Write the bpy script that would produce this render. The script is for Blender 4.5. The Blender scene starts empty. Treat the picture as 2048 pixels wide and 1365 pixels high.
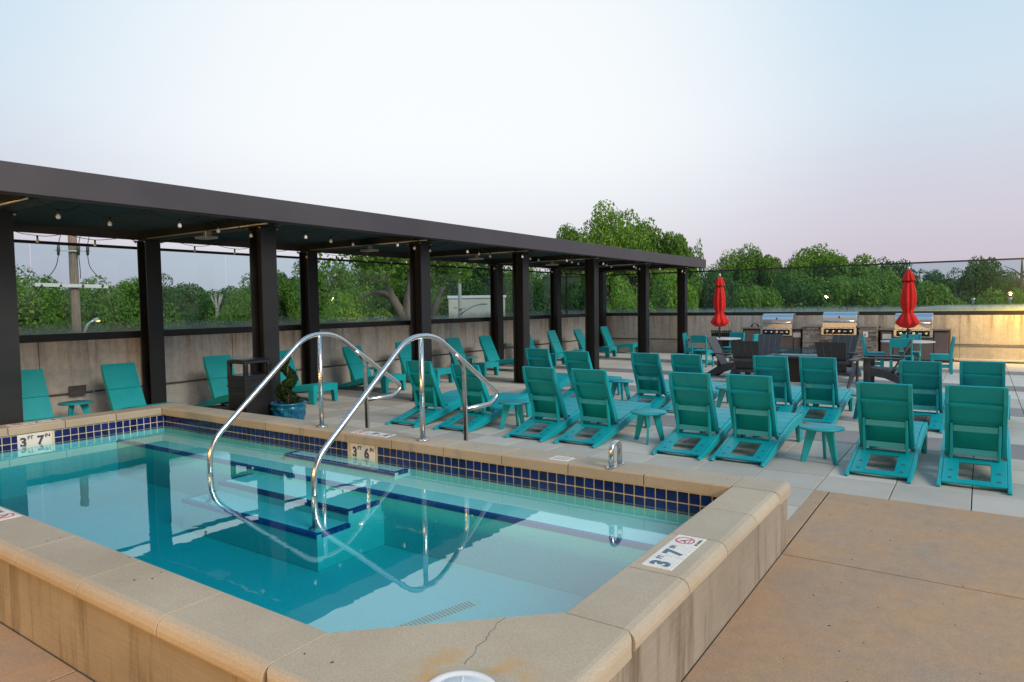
import bpy, bmesh, math, random
import numpy as np
from mathutils import Vector, Matrix

random.seed(7); rng = np.random.default_rng(11)
PI = math.pi
S = bpy.context.scene
COL = S.collection
# ---------------------------------------------------------------- camera
EYE = 1.75; YAW, PITCH, ROLL = math.radians(34.4775), math.radians(3.0399), math.radians(-0.8021); FPX = 1365.33
def _cam_axes():
    cy, sy, cp, sp = math.cos(YAW), math.sin(YAW), math.cos(PITCH), math.sin(PITCH)
    f = Vector((-sy*cp, cy*cp, -sp)); x = Vector((cy, sy, 0)); u = x.cross(f)
    return x*math.cos(ROLL)+u*math.sin(ROLL), -x*math.sin(ROLL)+u*math.cos(ROLL), f
CX, CU, CF = _cam_axes()
cam = bpy.data.cameras.new('camera'); camo = bpy.data.objects.new('camera', cam); COL.objects.link(camo)
cam.sensor_width = 36; cam.lens = 24; cam.clip_end = 3000; cam.clip_start = .05
m = Matrix.Identity(4)
for i, v in enumerate((CX, CU, -CF)):
    for j in range(3): m[j][i] = v[j]
m.translation = (0, 0, EYE); camo.matrix_world = m
S.camera = camo
def ray(px, py): return CX*((px-1024)/FPX) - CU*((py-682.5)/FPX) + CF
def at(px, py, dist):
    """point on the pixel's ray at a horizontal distance"""
    d = ray(px, py); s = dist/math.hypot(d.x, d.y)
    return Vector((0, 0, EYE)) + d*s
# ---------------------------------------------------------------- world
def lin(r, g, b): return tuple(((c/255+.055)/1.055)**2.4 if c/255 > .04045 else c/255/12.92 for c in (r, g, b))
W = bpy.data.worlds.new('World'); S.world = W; W.use_nodes = True
nt = W.node_tree; nt.nodes.clear()
def N(t, k, **kw):
    n = t.nodes.new(k)
    for a, v in kw.items(): setattr(n, a, v)
    return n
L = nt.links.new
tc = N(nt, 'ShaderNodeTexCoord'); sep = N(nt, 'ShaderNodeSeparateXYZ'); L(tc.outputs['Generated'], sep.inputs[0])
ramp = N(nt, 'ShaderNodeValToRGB'); L(sep.outputs['Z'], ramp.inputs[0])
e = ramp.color_ramp; e.elements[0].position = 0; e.elements[0].color = (*lin(196, 184, 197), 1)
e.elements[1].position = 1; e.elements[1].color = (*lin(120, 176, 222), 1)
for p, c in ((.10, (208, 202, 214)), (.25, (208, 223, 236)), (.45, (190, 221, 240))):
    q = e.elements.new(p); q.color = (*lin(*c), 1)
g = (ray(900, 260)).normalized()
dot = N(nt, 'ShaderNodeVectorMath', operation='DOT_PRODUCT'); L(tc.outputs['Generated'], dot.inputs[0]); dot.inputs[1].default_value = g
mr = N(nt, 'ShaderNodeMapRange', interpolation_type='SMOOTHSTEP'); L(dot.outputs['Value'], mr.inputs[0])
mr.inputs[1].default_value = .81; mr.inputs[2].default_value = 1.0; mr.inputs[3].default_value = 0; mr.inputs[4].default_value = 1
pw = N(nt, 'ShaderNodeMath', operation='POWER'); L(mr.outputs[0], pw.inputs[0]); pw.inputs[1].default_value = 1.25
el_ = N(nt, 'ShaderNodeMapRange', interpolation_type='SMOOTHSTEP'); L(sep.outputs['Z'], el_.inputs[0])      # haze layer keeps its pink near the horizon
el_.inputs[1].default_value = .02; el_.inputs[2].default_value = .24; el_.inputs[3].default_value = .28; el_.inputs[4].default_value = 1
lm_ = N(nt, 'ShaderNodeMath', operation='MULTIPLY'); L(pw.outputs[0], lm_.inputs[0]); L(el_.outputs[0], lm_.inputs[1])
mx = N(nt, 'ShaderNodeMix', data_type='RGBA'); L(lm_.outputs[0], mx.inputs[0]); L(ramp.outputs[0], mx.inputs[6]); mx.inputs[7].default_value = (*lin(246, 249, 251), 1)
SUN_EL, SUN_AZ = math.radians(32), math.radians(101)
sky = N(nt, 'ShaderNodeTexSky', sky_type='NISHITA'); sky.sun_disc = False; sky.sun_elevation = SUN_EL; sky.sun_rotation = SUN_AZ
b1 = N(nt, 'ShaderNodeBackground'); L(mx.outputs[2], b1.inputs[0]); b1.inputs[1].default_value = .585
b2 = N(nt, 'ShaderNodeBackground'); L(sky.outputs[0], b2.inputs[0]); b2.inputs[1].default_value = .002
ad = N(nt, 'ShaderNodeAddShader'); L(b1.outputs[0], ad.inputs[0]); L(b2.outputs[0], ad.inputs[1])
wo = N(nt, 'ShaderNodeOutputWorld'); L(ad.outputs[0], wo.inputs[0])
# low sun behind the camera, veiled: very soft
sun = bpy.data.lights.new('sun', 'SUN'); sun.energy = 1.5; sun.angle = math.radians(24); sun.color = (1, .9, .78)
suno = bpy.data.objects.new('sun', sun); COL.objects.link(suno)
sd = Vector((math.sin(SUN_AZ)*math.cos(SUN_EL), math.cos(SUN_AZ)*math.cos(SUN_EL), math.sin(SUN_EL)))
suno.rotation_euler = sd.to_track_quat('Z', 'Y').to_euler()
S.view_settings.view_transform = 'Standard'; S.view_settings.look = 'None'; S.view_settings.exposure = .80; S.view_settings.gamma = 1
S.render.engine = 'CYCLES'
S.cycles.use_denoising = True; S.cycles.max_bounces = 10; S.cycles.transparent_max_bounces = 24; S.cycles.diffuse_bounces = 4
S.cycles.caustics_reflective = False; S.cycles.caustics_refractive = False
try: S.cycles.denoiser = 'OPENIMAGEDENOISE'
except Exception: pass
# ---------------------------------------------------------------- materials
M = {}
def new_mat(name):
    mt = bpy.data.materials.new(name); mt.use_nodes = True; t = mt.node_tree
    bs = t.nodes['Principled BSDF']; M[name] = mt
    return mt, t, bs
def coords(t, scale=(1, 1, 1), kind='Object', world=False):
    mp = N(t, 'ShaderNodeMapping'); mp.inputs['Scale'].default_value = scale
    if world: t.links.new(N(t, 'ShaderNodeNewGeometry').outputs['Position'], mp.inputs[0])
    else: t.links.new(N(t, 'ShaderNodeTexCoord').outputs[kind], mp.inputs[0])
    return mp.outputs[0]
def noise(t, vec, scale, detail=4, rough=.6, dist=0):
    n = N(t, 'ShaderNodeTexNoise'); n.inputs['Scale'].default_value = scale; n.inputs['Detail'].default_value = detail
    n.inputs['Roughness'].default_value = rough; n.inputs['Distortion'].default_value = dist; t.links.new(vec, n.inputs['Vector'])
    return n.outputs[0]
def cr(t, fac, stops):
    r = N(t, 'ShaderNodeValToRGB'); t.links.new(fac, r.inputs[0]); el = r.color_ramp.elements
    while len(el) < len(stops): el.new(.5)
    for q, (p, c) in zip(el, stops):
        q.position = p; q.color = (*c, 1) if len(c) == 3 else c
    return r.outputs[0]
def mixc(t, fac, a, b, mode='MIX'):
    n = N(t, 'ShaderNodeMix', data_type='RGBA', blend_type=mode)
    for s, v in ((0, fac), (6, a), (7, b)):
        if isinstance(v, (int, float)): n.inputs[s].default_value = v
        elif isinstance(v, tuple): n.inputs[s].default_value = (*v, 1) if len(v) == 3 else v
        else: t.links.new(v, n.inputs[s])
    return n.outputs[2]
def bump(t, bs, h, strength=.3, dist=.01):
    b = N(t, 'ShaderNodeBump'); b.inputs['Strength'].default_value = strength; b.inputs['Distance'].default_value = dist
    t.links.new(h, b.inputs['Height']); t.links.new(b.outputs[0], bs.inputs['Normal'])
def rand(t): return N(t, 'ShaderNodeObjectInfo').outputs['Random']
def simple(name, col, rough=.5, metallic=0, var=.12, scale=6, fine=0, bumps=0, world=True, objvar=0, spec=.5, stretch=(1, 1, 1)):
    mt, t, bs = new_mat(name)
    v = coords(t, stretch, world=world)
    n1 = noise(t, v, scale, 5)
    lo = tuple(c*(1-var) for c in col); hi = tuple(min(1, c*(1+var)) for c in col)
    c = cr(t, n1, [(.3, lo), (.7, hi)])
    if fine:
        n2 = noise(t, v, fine, 2, .7); c = mixc(t, 1.0, c, cr(t, n2, [(.3, (.78,)*3), (.7, (1.18,)*3)]), 'MULTIPLY')
    if objvar:
        c = mixc(t, 1.0, c, cr(t, rand(t), [(0, (1-objvar,)*3), (1, (1+objvar,)*3)]), 'MULTIPLY')
    t.links.new(c, bs.inputs['Base Color']); bs.inputs['Metallic'].default_value = metallic; bs.inputs['Specular IOR Level'].default_value = spec
    rr = cr(t, n1, [(.25, (max(0, rough-.07),)*3), (.75, (min(1, rough+.1),)*3)]); t.links.new(rr, bs.inputs['Roughness'])
    if bumps: bump(t, bs, noise(t, v, fine or scale*8, 3), bumps, .004)
    return mt
TEAL = (.0, .30, .335)
simple('teal', TEAL, .42, var=.07, scale=3, objvar=.06, bumps=.05, fine=0)
simple('charcoal', (.034, .036, .044), .45, var=.15, scale=4, bumps=.08)
simple('black_steel', (.009, .0088, .010), .48, var=.25, scale=2.2, fine=60, bumps=.04)
simple('bronze_fascia', (.052, .046, .055), .5, var=.16, scale=.8, fine=0, bumps=.02)
simple('band', (.013, .011, .011), .5, var=.2, scale=2)
simple('black_plastic', (.010, .0095, .011), .38, var=.2, scale=5, fine=120, bumps=.06)
simple('shade_cloth', (.022, .05, .06), .85, var=.18, scale=3, fine=90, bumps=.1)
simple('conduit', (.10, .09, .085), .45, .3, var=.2)
simple('galv', (.46, .46, .45), .4, .6, var=.12)
simple('grout', (.62, .54, .38), .8, var=.1, scale=30)
simple('marker_plate', (.72, .68, .62), .45, var=.06, scale=12, fine=120)
simple('ink', (.05, .06, .08), .5)
simple('ink_blue', (.06, .12, .19), .5)
simple('ink_red', (.55, .08, .12), .5)
simple('granite', (.21, .17, .15), .3, var=.4, scale=30, fine=90)
simple('door_brown', (.14, .105, .095), .45, var=.08)
simple('island_frame', (.045, .035, .03), .6)
simple('table_grey', (.42, .41, .41), .35, var=.06)
simple('red_canvas', (.60, .016, .012), .92, var=.12, scale=9, bumps=.15, fine=40)
simple('white_plastic', (.74, .75, .76), .35, var=.04)
simple('lid_white', (.70, .71, .72), .4, var=.06, scale=9)
simple('bulb', (.75, .75, .74), .15)
simple('soil', (.05, .035, .025), .95)
simple('bark', (.17, .125, .095), .9, var=.35, scale=2, fine=9, bumps=.5, stretch=(1, 1, .25))
simple('pale_bark', (.36, .31, .26), .9, var=.3, scale=2, fine=9, bumps=.4)
simple('pole_wood', (.23, .155, .105), .85, var=.35, scale=3, fine=14, bumps=.3, stretch=(6, 6, .5))
simple('pole_grey', (.36, .33, .29), .85, var=.2, scale=3, stretch=(6, 6, .5))
simple('bldg_beige', (.62, .56, .48), .85, var=.06, scale=.5)
simple('roof_grey', (.20, .19, .20), .9, var=.25, scale=3, fine=20)
simple('house_white', (.6, .56, .5), .8); simple('house_roof', (.12, .085, .08), .85, var=.25, scale=4)
simple('facade', (.20, .19, .18), .8, var=.1, scale=1.2)
simple('dark_glass', (.02, .025, .03), .08)
simple('thermo_face', (.05, .05, .06), .2)
# stainless steel
mt, t, bs = new_mat('steel'); v = coords(t, (1, 1, 14), world=True)
bs.inputs['Metallic'].default_value = 1; bs.inputs['Base Color'].default_value = (.66, .63, .60, 1)
t.links.new(cr(t, noise(t, v, 18, 4), [(.3, (.17,)*3), (.7, (.30,)*3)]), bs.inputs['Roughness'])
mt, t, bs = new_mat('grill_steel'); v = coords(t, (2, 30, 60), world=True)
bs.inputs['Metallic'].default_value = 1; bs.inputs['Base Color'].default_value = (.60, .59, .60, 1)
t.links.new(cr(t, noise(t, v, 6, 4), [(.3, (.24,)*3), (.7, (.38,)*3)]), bs.inputs['Roughness'])
# pavers
def paver_mat(name, a, b):
    mt, t, bs = new_mat(name); v = coords(t, world=True)
    c = mixc(t, rand(t), a, b)
    c = mixc(t, 1.0, c, cr(t, noise(t, v, .55, 6, .65), [(.3, (.82, .82, .80)), (.72, (1.12, 1.1, 1.08))]), 'MULTIPLY')
    c = mixc(t, 1.0, c, cr(t, noise(t, v, 130, 2, .8), [(.25, (.86,)*3), (.75, (1.12,)*3)]), 'MULTIPLY')
    sp = cr(t, noise(t, v, 2.6, 6, .7, .3), [(.64, (0,)*3), (.80, (.30,)*3)])
    c = mixc(t, sp, c, (.27, .235, .195))
    t.links.new(c, bs.inputs['Base Color']); bs.inputs['Roughness'].default_value = .8
    bump(t, bs, noise(t, v, 160, 3), .25, .003)
paver_mat('paver', (.40, .365, .32), (.55, .505, .45)); paver_mat('paver_dark', (.225, .205, .195), (.27, .245, .235))
# orange stained slab
mt, t, bs = new_mat('slab'); v = coords(t, world=True)
c = cr(t, noise(t, v, 1.6, 9, .72, .4), [(.28, (.335, .255, .19)), (.45, (.40, .265, .17)), (.62, (.455, .275, .15)), (.8, (.385, .29, .215))])
c = mixc(t, 1.0, c, cr(t, noise(t, coords(t, (1.3, 1, 1), world=True), 9.0, 8, .8), [(.3, (.87,)*3), (.7, (1.09,)*3)]), 'MULTIPLY')
c = mixc(t, 1.0, c, cr(t, noise(t, v, 120, 3, .85), [(.25, (.70,)*3), (.75, (1.24,)*3)]), 'MULTIPLY')
c = mixc(t, cr(t, noise(t, v, 2.1, 2, .5), [(.66, (0,)*3), (.72, (.3,)*3)]), c, (.33, .315, .30))
t.links.new(c, bs.inputs['Base Color']); bs.inputs['Roughness'].default_value = .82; bump(t, bs, noise(t, v, 170, 3), .35, .003)
# coping stone (sandy finish)
mt, t, bs = new_mat('coping'); v = coords(t, world=True)
c = cr(t, noise(t, v, 1.4, 6, .6), [(.3, (.375, .305, .22)), (.7, (.465, .39, .295))])
c = mixc(t, 1.0, c, cr(t, noise(t, v, 210, 2, .85), [(.22, (.68,)*3), (.78, (1.26,)*3)]), 'MULTIPLY')
rs = cr(t, noise(t, v, 3.1, 3, .5), [(.64, (0,)*3), (.78, (.25,)*3)])
c = mixc(t, rs, c, (.44, .30, .15))
c = mixc(t, 1.0, c, cr(t, rand(t), [(0, (.92, .92, .93)), (1, (1.07, 1.06, 1.04))]), 'MULTIPLY')
t.links.new(c, bs.inputs['Base Color']); bs.inputs['Roughness'].default_value = .85; bump(t, bs, noise(t, v, 240, 3), .4, .003)
# rust ringed corner stone (stain halo round the skimmer lid)
mt2 = M['coping'].copy(); M['coping_stained'] = mt2; t = mt2.node_tree; bs = t.nodes['Principled BSDF']
old = bs.inputs['Base Color'].links[0].from_socket
pos = N(t, 'ShaderNodeNewGeometry').outputs['Position']; dd = N(t, 'ShaderNodeVectorMath', operation='DISTANCE'); t.links.new(pos, dd.inputs[0]); dd.inputs[1].default_value = (-1.40, 1.72, .465)
ringm = cr(t, dd.outputs['Value'], [(.17, (1,)*3), (.33, (0,)*3)])
ringn = cr(t, noise(t, coords(t, world=True), 7, 3), [(.42, (0,)*3), (.6, (1,)*3)])
t.links.new(mixc(t, mixc(t, 1.0, ringm, ringn, 'MULTIPLY'), old, (.52, .30, .11)), bs.inputs['Base Color'])
# board-marked pool wall
mt, t, bs = new_mat('pool_wall'); v = coords(t, world=True)
c = cr(t, noise(t, v, 1.2, 5), [(.3, (.25, .205, .155)), (.7, (.35, .295, .235))])
st = cr(t, noise(t, coords(t, (4.5, 4.5, .5), world=True), 1.3, 6, .72), [(.50, (0,)*3), (.68, (.85,)*3)])
c = mixc(t, st, c, (.135, .095, .055))
br = noise(t, coords(t, (2.5, 2.5, 45), world=True), 1.6, 5, .75)
c = mixc(t, 1.0, c, cr(t, br, [(.3, (.9,)*3), (.7, (1.06,)*3)]), 'MULTIPLY')
t.links.new(c, bs.inputs['Base Color']); bs.inputs['Roughness'].default_value = .9; bump(t, bs, br, .5, .006)
# perimeter wall concrete: streaks running down, rust near the top
mt, t, bs = new_mat('wall_concrete'); v = coords(t, world=True)
c = cr(t, noise(t, v, .7, 7, .65), [(.28, (.41, .385, .355)), (.5, (.53, .50, .46)), (.74, (.60, .57, .53))])
sx = N(t, 'ShaderNodeSeparateXYZ'); t.links.new(v, sx.inputs[0])
topm = cr(t, N(t, 'ShaderNodeMapRange').outputs[0], [(0, (0,)*3), (1, (1,)*3)])
mp = N(t, 'ShaderNodeMapRange'); t.links.new(sx.outputs['Z'], mp.inputs[0]); mp.inputs[1].default_value = .45; mp.inputs[2].default_value = 1.27
sk = cr(t, noise(t, coords(t, (6.5, 6.5, .35), world=True), 1.0, 8, .78), [(.47, (0,)*3), (.66, (1,)*3)])
c = mixc(t, mixc(t, 1.0, sk, cr(t, mp.outputs[0], [(0, (.12,)*3), (1, (.85,)*3)]), 'MULTIPLY'), c, (.15, .12, .095))
rsn = cr(t, noise(t, coords(t, (2.4, 2.4, .8), world=True), 1.3, 5, .6), [(.52, (0,)*3), (.64, (1,)*3)])
c = mixc(t, mixc(t, 1.0, rsn, cr(t, mp.outputs[0], [(.2, (0,)*3), (1, (.6,)*3)]), 'MULTIPLY'), c, (.42, .25, .14))
c = mixc(t, 1.0, c, cr(t, noise(t, v, 9, 7, .8), [(.3, (.76,)*3), (.7, (1.12,)*3)]), 'MULTIPLY')
t.links.new(c, bs.inputs['Base Color']); bs.inputs['Roughness'].default_value = .88; bump(t, bs, noise(t, v, 40, 5), .3, .006)
# glazed tile
def tile_mat(name, a, b):
    mt, t, bs = new_mat(name); c = cr(t, rand(t), [(0, a), (.35, b), (.7, tuple(x*.55 for x in a)), (1, tuple(x*1.2 for x in a))])
    c = mixc(t, 1.0, c, cr(t, noise(t, coords(t, world=True), 40, 3), [(.3, (.75,)*3), (.7, (1.3,)*3)]), 'MULTIPLY')
    t.links.new(c, bs.inputs['Base Color']); bs.inputs['Roughness'].default_value = .16
tile_mat('tile_blue', (.007, .014, .10), (.006, .020, .14)); tile_mat('tile_nosing', (.02, .06, .28), (.03, .08, .33))
# pool plaster
mt, t, bs = new_mat('plaster'); v = coords(t, world=True)
c = cr(t, noise(t, v, 1.5, 5), [(.3, (.50, .70, .69)), (.7, (.60, .78, .77))])
c = mixc(t, 1.0, c, cr(t, noise(t, v, 90, 2, .8), [(.25, (.85,)*3), (.75, (1.12,)*3)]), 'MULTIPLY')
t.links.new(c, bs.inputs['Base Color']); bs.inputs['Roughness'].default_value = .8
# water: fresnel mirror over clear tinted body
mt = bpy.data.materials.new('water'); mt.use_nodes = True; M['water'] = mt; t = mt.node_tree; t.nodes.clear()
v = coords(t, world=True)
bp = N(t, 'ShaderNodeBump'); bp.inputs['Strength'].default_value = .018; bp.inputs['Distance'].default_value = .05
t.links.new(noise(t, v, 2.2, 3, .5, .4), bp.inputs['Height'])
fr = N(t, 'ShaderNodeFresnel'); fr.inputs['IOR'].default_value = 2.6; t.links.new(bp.outputs[0], fr.inputs['Normal'])
tr = N(t, 'ShaderNodeBsdfTransparent'); tr.inputs[0].default_value = (.97, .99, 1, 1)
gl = N(t, 'ShaderNodeBsdfGlossy'); gl.inputs['Color'].default_value = (.88, 1, 1, 1); gl.inputs['Roughness'].default_value = .012; t.links.new(bp.outputs[0], gl.inputs['Normal'])
ms = N(t, 'ShaderNodeMixShader'); t.links.new(fr.outputs[0], ms.inputs[0]); t.links.new(tr.outputs[0], ms.inputs[1]); t.links.new(gl.outputs[0], ms.inputs[2])
ou = N(t, 'ShaderNodeOutputMaterial'); t.links.new(ms.outputs[0], ou.inputs[0])
va = N(t, 'ShaderNodeVolumeAbsorption'); va.inputs['Color'].default_value = (.02, .835, .87, 1); va.inputs['Density'].default_value = 1.9; t.links.new(va.outputs[0], ou.inputs['Volume'])
# guard glass: tinted pane, condensation creeping up from the bottom edge
mt = bpy.data.materials.new('guard_glass'); mt.use_nodes = True; M['guard_glass'] = mt; t = mt.node_tree; t.nodes.clear()
v = coords(t, world=True); sx = N(t, 'ShaderNodeSeparateXYZ'); t.links.new(v, sx.inputs[0])
nz = noise(t, coords(t, (1, 1, .6), world=True), 3.5, 5, .7)
ma = N(t, 'ShaderNodeMath', operation='MULTIPLY_ADD'); t.links.new(nz, ma.inputs[0]); ma.inputs[1].default_value = -.16; t.links.new(sx.outputs['Z'], ma.inputs[2])
fog = cr(t, ma.outputs[0], [(0, (0,)*3), (1, (0,)*3)])
mr2 = N(t, 'ShaderNodeMapRange', interpolation_type='SMOOTHSTEP'); t.links.new(ma.outputs[0], mr2.inputs[0])
mr2.inputs[1].default_value = 1.30; mr2.inputs[2].default_value = 1.52; mr2.inputs[3].default_value = .42; mr2.inputs[4].default_value = .012
tr = N(t, 'ShaderNodeBsdfTransparent'); tr.inputs[0].default_value = (.82, .905, .93, 1)
df = N(t, 'ShaderNodeBsdfDiffuse'); df.inputs[0].default_value = (.50, .66, .72, 1)
m1 = N(t, 'ShaderNodeMixShader'); t.links.new(mr2.outputs[0], m1.inputs[0]); t.links.new(tr.outputs[0], m1.inputs[1]); t.links.new(df.outputs[0], m1.inputs[2])
fr = N(t, 'ShaderNodeFresnel'); fr.inputs['IOR'].default_value = 1.35
gl = N(t, 'ShaderNodeBsdfGlossy'); gl.inputs['Roughness'].default_value = .01
ms = N(t, 'ShaderNodeMixShader'); t.links.new(fr.outputs[0], ms.inputs[0]); t.links.new(m1.outputs[0], ms.inputs[1]); t.links.new(gl.outputs[0], ms.inputs[2])
ou = N(t, 'ShaderNodeOutputMaterial'); t.links.new(ms.outputs[0], ou.inputs[0])
# foliage
def leaf_mat(name, a, b, c3):
    mt, t, bs = new_mat(name)
    v = coords(t, kind='Object')
    c = cr(t, noise(t, v, 3.2, 3), [(.3, a), (.55, b), (.8, c3)])
    c = mixc(t, 1.0, c, cr(t, rand(t), [(0, (.72, .78, .8)), (1, (1.22, 1.15, 1.0))]), 'MULTIPLY')
    t.links.new(c, bs.inputs['Base Color']); bs.inputs['Roughness'].default_value = .6; bs.inputs['Specular IOR Level'].default_value = .25
    tl = N(t, 'ShaderNodeBsdfTranslucent'); t.links.new(c, tl.inputs[0])
    ms = N(t, 'ShaderNodeMixShader'); ms.inputs[0].default_value = .38
    t.links.new(bs.outputs[0], ms.inputs[1]); t.links.new(tl.outputs[0], ms.inputs[2]); t.links.new(ms.outputs[0], t.nodes['Material Output'].inputs[0])
leaf_mat('leaf_mid', (.09, .18, .022), (.17, .295, .036), (.26, .38, .06))
leaf_mat('leaf_dark', (.045, .115, .03), (.08, .17, .04), (.12, .215, .05))
leaf_mat('leaf_lime', (.12, .23, .025), (.22, .37, .04), (.32, .45, .06))
leaf_mat('leaf_dry', (.12, .085, .06), (.17, .125, .09), (.20, .17, .12))
leaf_mat('topiary_leaf', (.012, .030, .008), (.03, .062, .014), (.10, .13, .05))
# glazed pot
mt, t, bs = new_mat('glazed_pot'); v = coords(t, kind='Object')
t.links.new(cr(t, noise(t, v, 14, 4), [(.3, (.003, .055, .13)), (.6, (.008, .15, .25)), (.8, (.05, .30, .38))]), bs.inputs['Base Color'])
bs.inputs['Roughness'].default_value = .12
# stacked ledger stone
mt, t, bs = new_mat('ledger'); v = coords(t, world=True)
c = cr(t, rand(t), [(0, (.12, .095, .08)), (.35, (.24, .19, .155)), (.7, (.33, .285, .24)), (1, (.20, .17, .16))])
c = mixc(t, 1.0, c, cr(t, noise(t, v, 16, 4), [(.3, (.7,)*3), (.7, (1.25,)*3)]), 'MULTIPLY')
t.links.new(c, bs.inputs['Base Color']); bs.inputs['Roughness'].default_value = .9; bump(t, bs, noise(t, v, 30, 4), .6, .01)
# outside ground
mt, t, bs = new_mat('ground'); v = coords(t, world=True)
t.links.new(cr(t, noise(t, v, .03, 6), [(.4, (.05, .085, .025)), (.6, (.09, .11, .045))]), bs.inputs['Base Color']); bs.inputs['Roughness'].default_value = .95
def emis(name, col, s):
    mt, t, bs = new_mat(name); bs.inputs['Base Color'].default_value = (*col, 1); bs.inputs['Emission Color'].default_value = (*col, 1); bs.inputs['Emission Strength'].default_value = s
emis('lamp_glow', (1, .62, .22), 1.2)
def one_sided(t):
    """mirror only on the face turned to the viewer (the far face of a pane must not go into total reflection)"""
    fr = next(n for n in t.nodes if n.type == 'FRESNEL'); ms = fr.outputs[0].links[0].to_node
    bf = N(t, 'ShaderNodeNewGeometry').outputs['Backfacing']; iv = N(t, 'ShaderNodeMath', operation='SUBTRACT'); iv.inputs[0].default_value = 1; t.links.new(bf, iv.inputs[1])
    mu = N(t, 'ShaderNodeMath', operation='MULTIPLY'); t.links.new(fr.outputs[0], mu.inputs[0]); t.links.new(iv.outputs[0], mu.inputs[1]); t.links.new(mu.outputs[0], ms.inputs[0])
mtc = M['guard_glass'].copy(); M['clear_glass'] = mtc; nd = mtc.node_tree
for n_ in nd.nodes:
    if n_.type == 'MAP_RANGE': n_.inputs[3].default_value = .02; n_.inputs[4].default_value = .02
for k_ in ('water', 'guard_glass', 'clear_glass'): one_sided(M[k_].node_tree)
# ---------------------------------------------------------------- mesh helpers
class MB:
    def __init__(s): s.v = []; s.f = []; s.sm = []
    def add(s, v, f, smooth=False):
        o = len(s.v); s.v += [tuple(p) for p in v]; s.f += [tuple(i+o for i in q) for q in f]; s.sm += [smooth]*len(f); return s
    def box(s, x0, x1, y0, y1, z0, z1):
        return s.add([(x0, y0, z0), (x1, y0, z0), (x1, y1, z0), (x0, y1, z0), (x0, y0, z1), (x1, y0, z1), (x1, y1, z1), (x0, y1, z1)],
                     [(0, 3, 2, 1), (4, 5, 6, 7), (0, 1, 5, 4), (1, 2, 6, 5), (2, 3, 7, 6), (3, 0, 4, 7)])
    def prism(s, pts, axis, a0, a1):
        """closed outline (CCW) extruded along axis; pts are the two other coordinates in order"""
        def P(p, a): return {'x': (a, p[0], p[1]), 'y': (p[0], a, p[1]), 'z': (p[0], p[1], a)}[axis]
        n = len(pts); v = [P(p, a0) for p in pts]+[P(p, a1) for p in pts]
        f = [tuple(range(n-1, -1, -1)), tuple(range(n, 2*n))]+[(i, (i+1) % n, n+(i+1) % n, n+i) for i in range(n)]
        return s.add(v, f)
    def beam(s, p, q, w, h, up=(0, 0, 1)):
        p, q = Vector(p), Vector(q); d = (q-p).normalized(); u = Vector(up); sd = d.cross(u)
        if sd.length < 1e-4: sd = d.cross(Vector((1, 0, 0)))
        sd.normalize(); u = sd.cross(d).normalized(); v = []
        for c in (p, q):
            for a, b in ((-1, -1), (1, -1), (1, 1), (-1, 1)): v.append(c+sd*(a*w/2)+u*(b*h/2))
        return s.add(v, [(0, 1, 2, 3), (7, 6, 5, 4), (0, 4, 5, 1), (1, 5, 6, 2), (2, 6, 7, 3), (3, 7, 4, 0)])
    def tube(s, path, r, n=10, cap=True):
        path = [Vector(p) for p in path]; rs = r if isinstance(r, (list, tuple)) else [r]*len(path)
        v = []; ref = None
        for i, p in enumerate(path):
            d = (path[min(i+1, len(path)-1)]-path[max(i-1, 0)]).normalized()
            if ref is None: ref = d.cross(Vector((0, 0, 1)) if abs(d.z) < .95 else Vector((1, 0, 0))).normalized()
            ref = (ref-d*ref.dot(d)).normalized(); b = d.cross(ref)
            for k in range(n):
                a = 2*PI*k/n; v.append(p+(ref*math.cos(a)+b*math.sin(a))*rs[i])
        f = [(i*n+k, i*n+(k+1) % n, (i+1)*n+(k+1) % n, (i+1)*n+k) for i in range(len(path)-1) for k in range(n)]
        s.add(v, f, True)
        if cap:
            o = len(s.v)-len(v); e2 = (len(path)-1)*n+o
            s.f += [tuple(range(o+n-1, o-1, -1)), tuple(range(e2, e2+n))]; s.sm += [False, False]
        return s
    def lathe(s, prof, n=24, c=(0, 0, 0), mod=None):
        v = []
        for r, z in prof:
            for k in range(n):
                a = 2*PI*k/n; rr = r*(mod(a, z) if mod else 1); v.append((c[0]+rr*math.cos(a), c[1]+rr*math.sin(a), c[2]+z))
        f = [(i*n+k, i*n+(k+1) % n, (i+1)*n+(k+1) % n, (i+1)*n+k) for i in range(len(prof)-1) for k in range(n)]
        s.add(v, f, True); o = len(s.v)-len(v)
        s.f += [tuple(range(o+n-1, o-1, -1)), tuple(range(o+(len(prof)-1)*n, o+len(prof)*n))]; s.sm += [False, False]
        return s
    def mesh(s, name, bevel=0, seg=1):
        me = bpy.data.meshes.new(name); me.from_pydata(s.v, [], s.f)
        me.polygons.foreach_set('use_smooth', s.sm)
        bm = bmesh.new(); bm.from_mesh(me)
        if bevel:
            ed = [q for q in bm.edges if len(q.link_faces) == 2 and q.calc_face_angle(0) > .5]
            bmesh.ops.bevel(bm, geom=ed, offset=bevel, segments=seg, affect='EDGES', clamp_overlap=True, profile=.5)
        bmesh.ops.recalc_face_normals(bm, faces=bm.faces); bm.to_mesh(me); bm.free()
        return me
    def build(s, name, mat, parent=None, bevel=0, seg=1):
        return link(name, s.mesh(name, bevel, seg), mat, parent)
def link(name, me, mat, parent=None, loc=None):
    o = bpy.data.objects.new(name, me); COL.objects.link(o)
    if me is not None and mat and not me.materials: me.materials.append(M[mat])
    if parent: o.parent = parent
    if loc is not None: o.location = loc
    return o
def empty(name, loc=(0, 0, 0), rz=0):
    o = bpy.data.objects.new(name, None); COL.objects.link(o); o.location = loc; o.rotation_euler = (0, 0, rz); o.empty_display_size = .2
    return o
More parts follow.
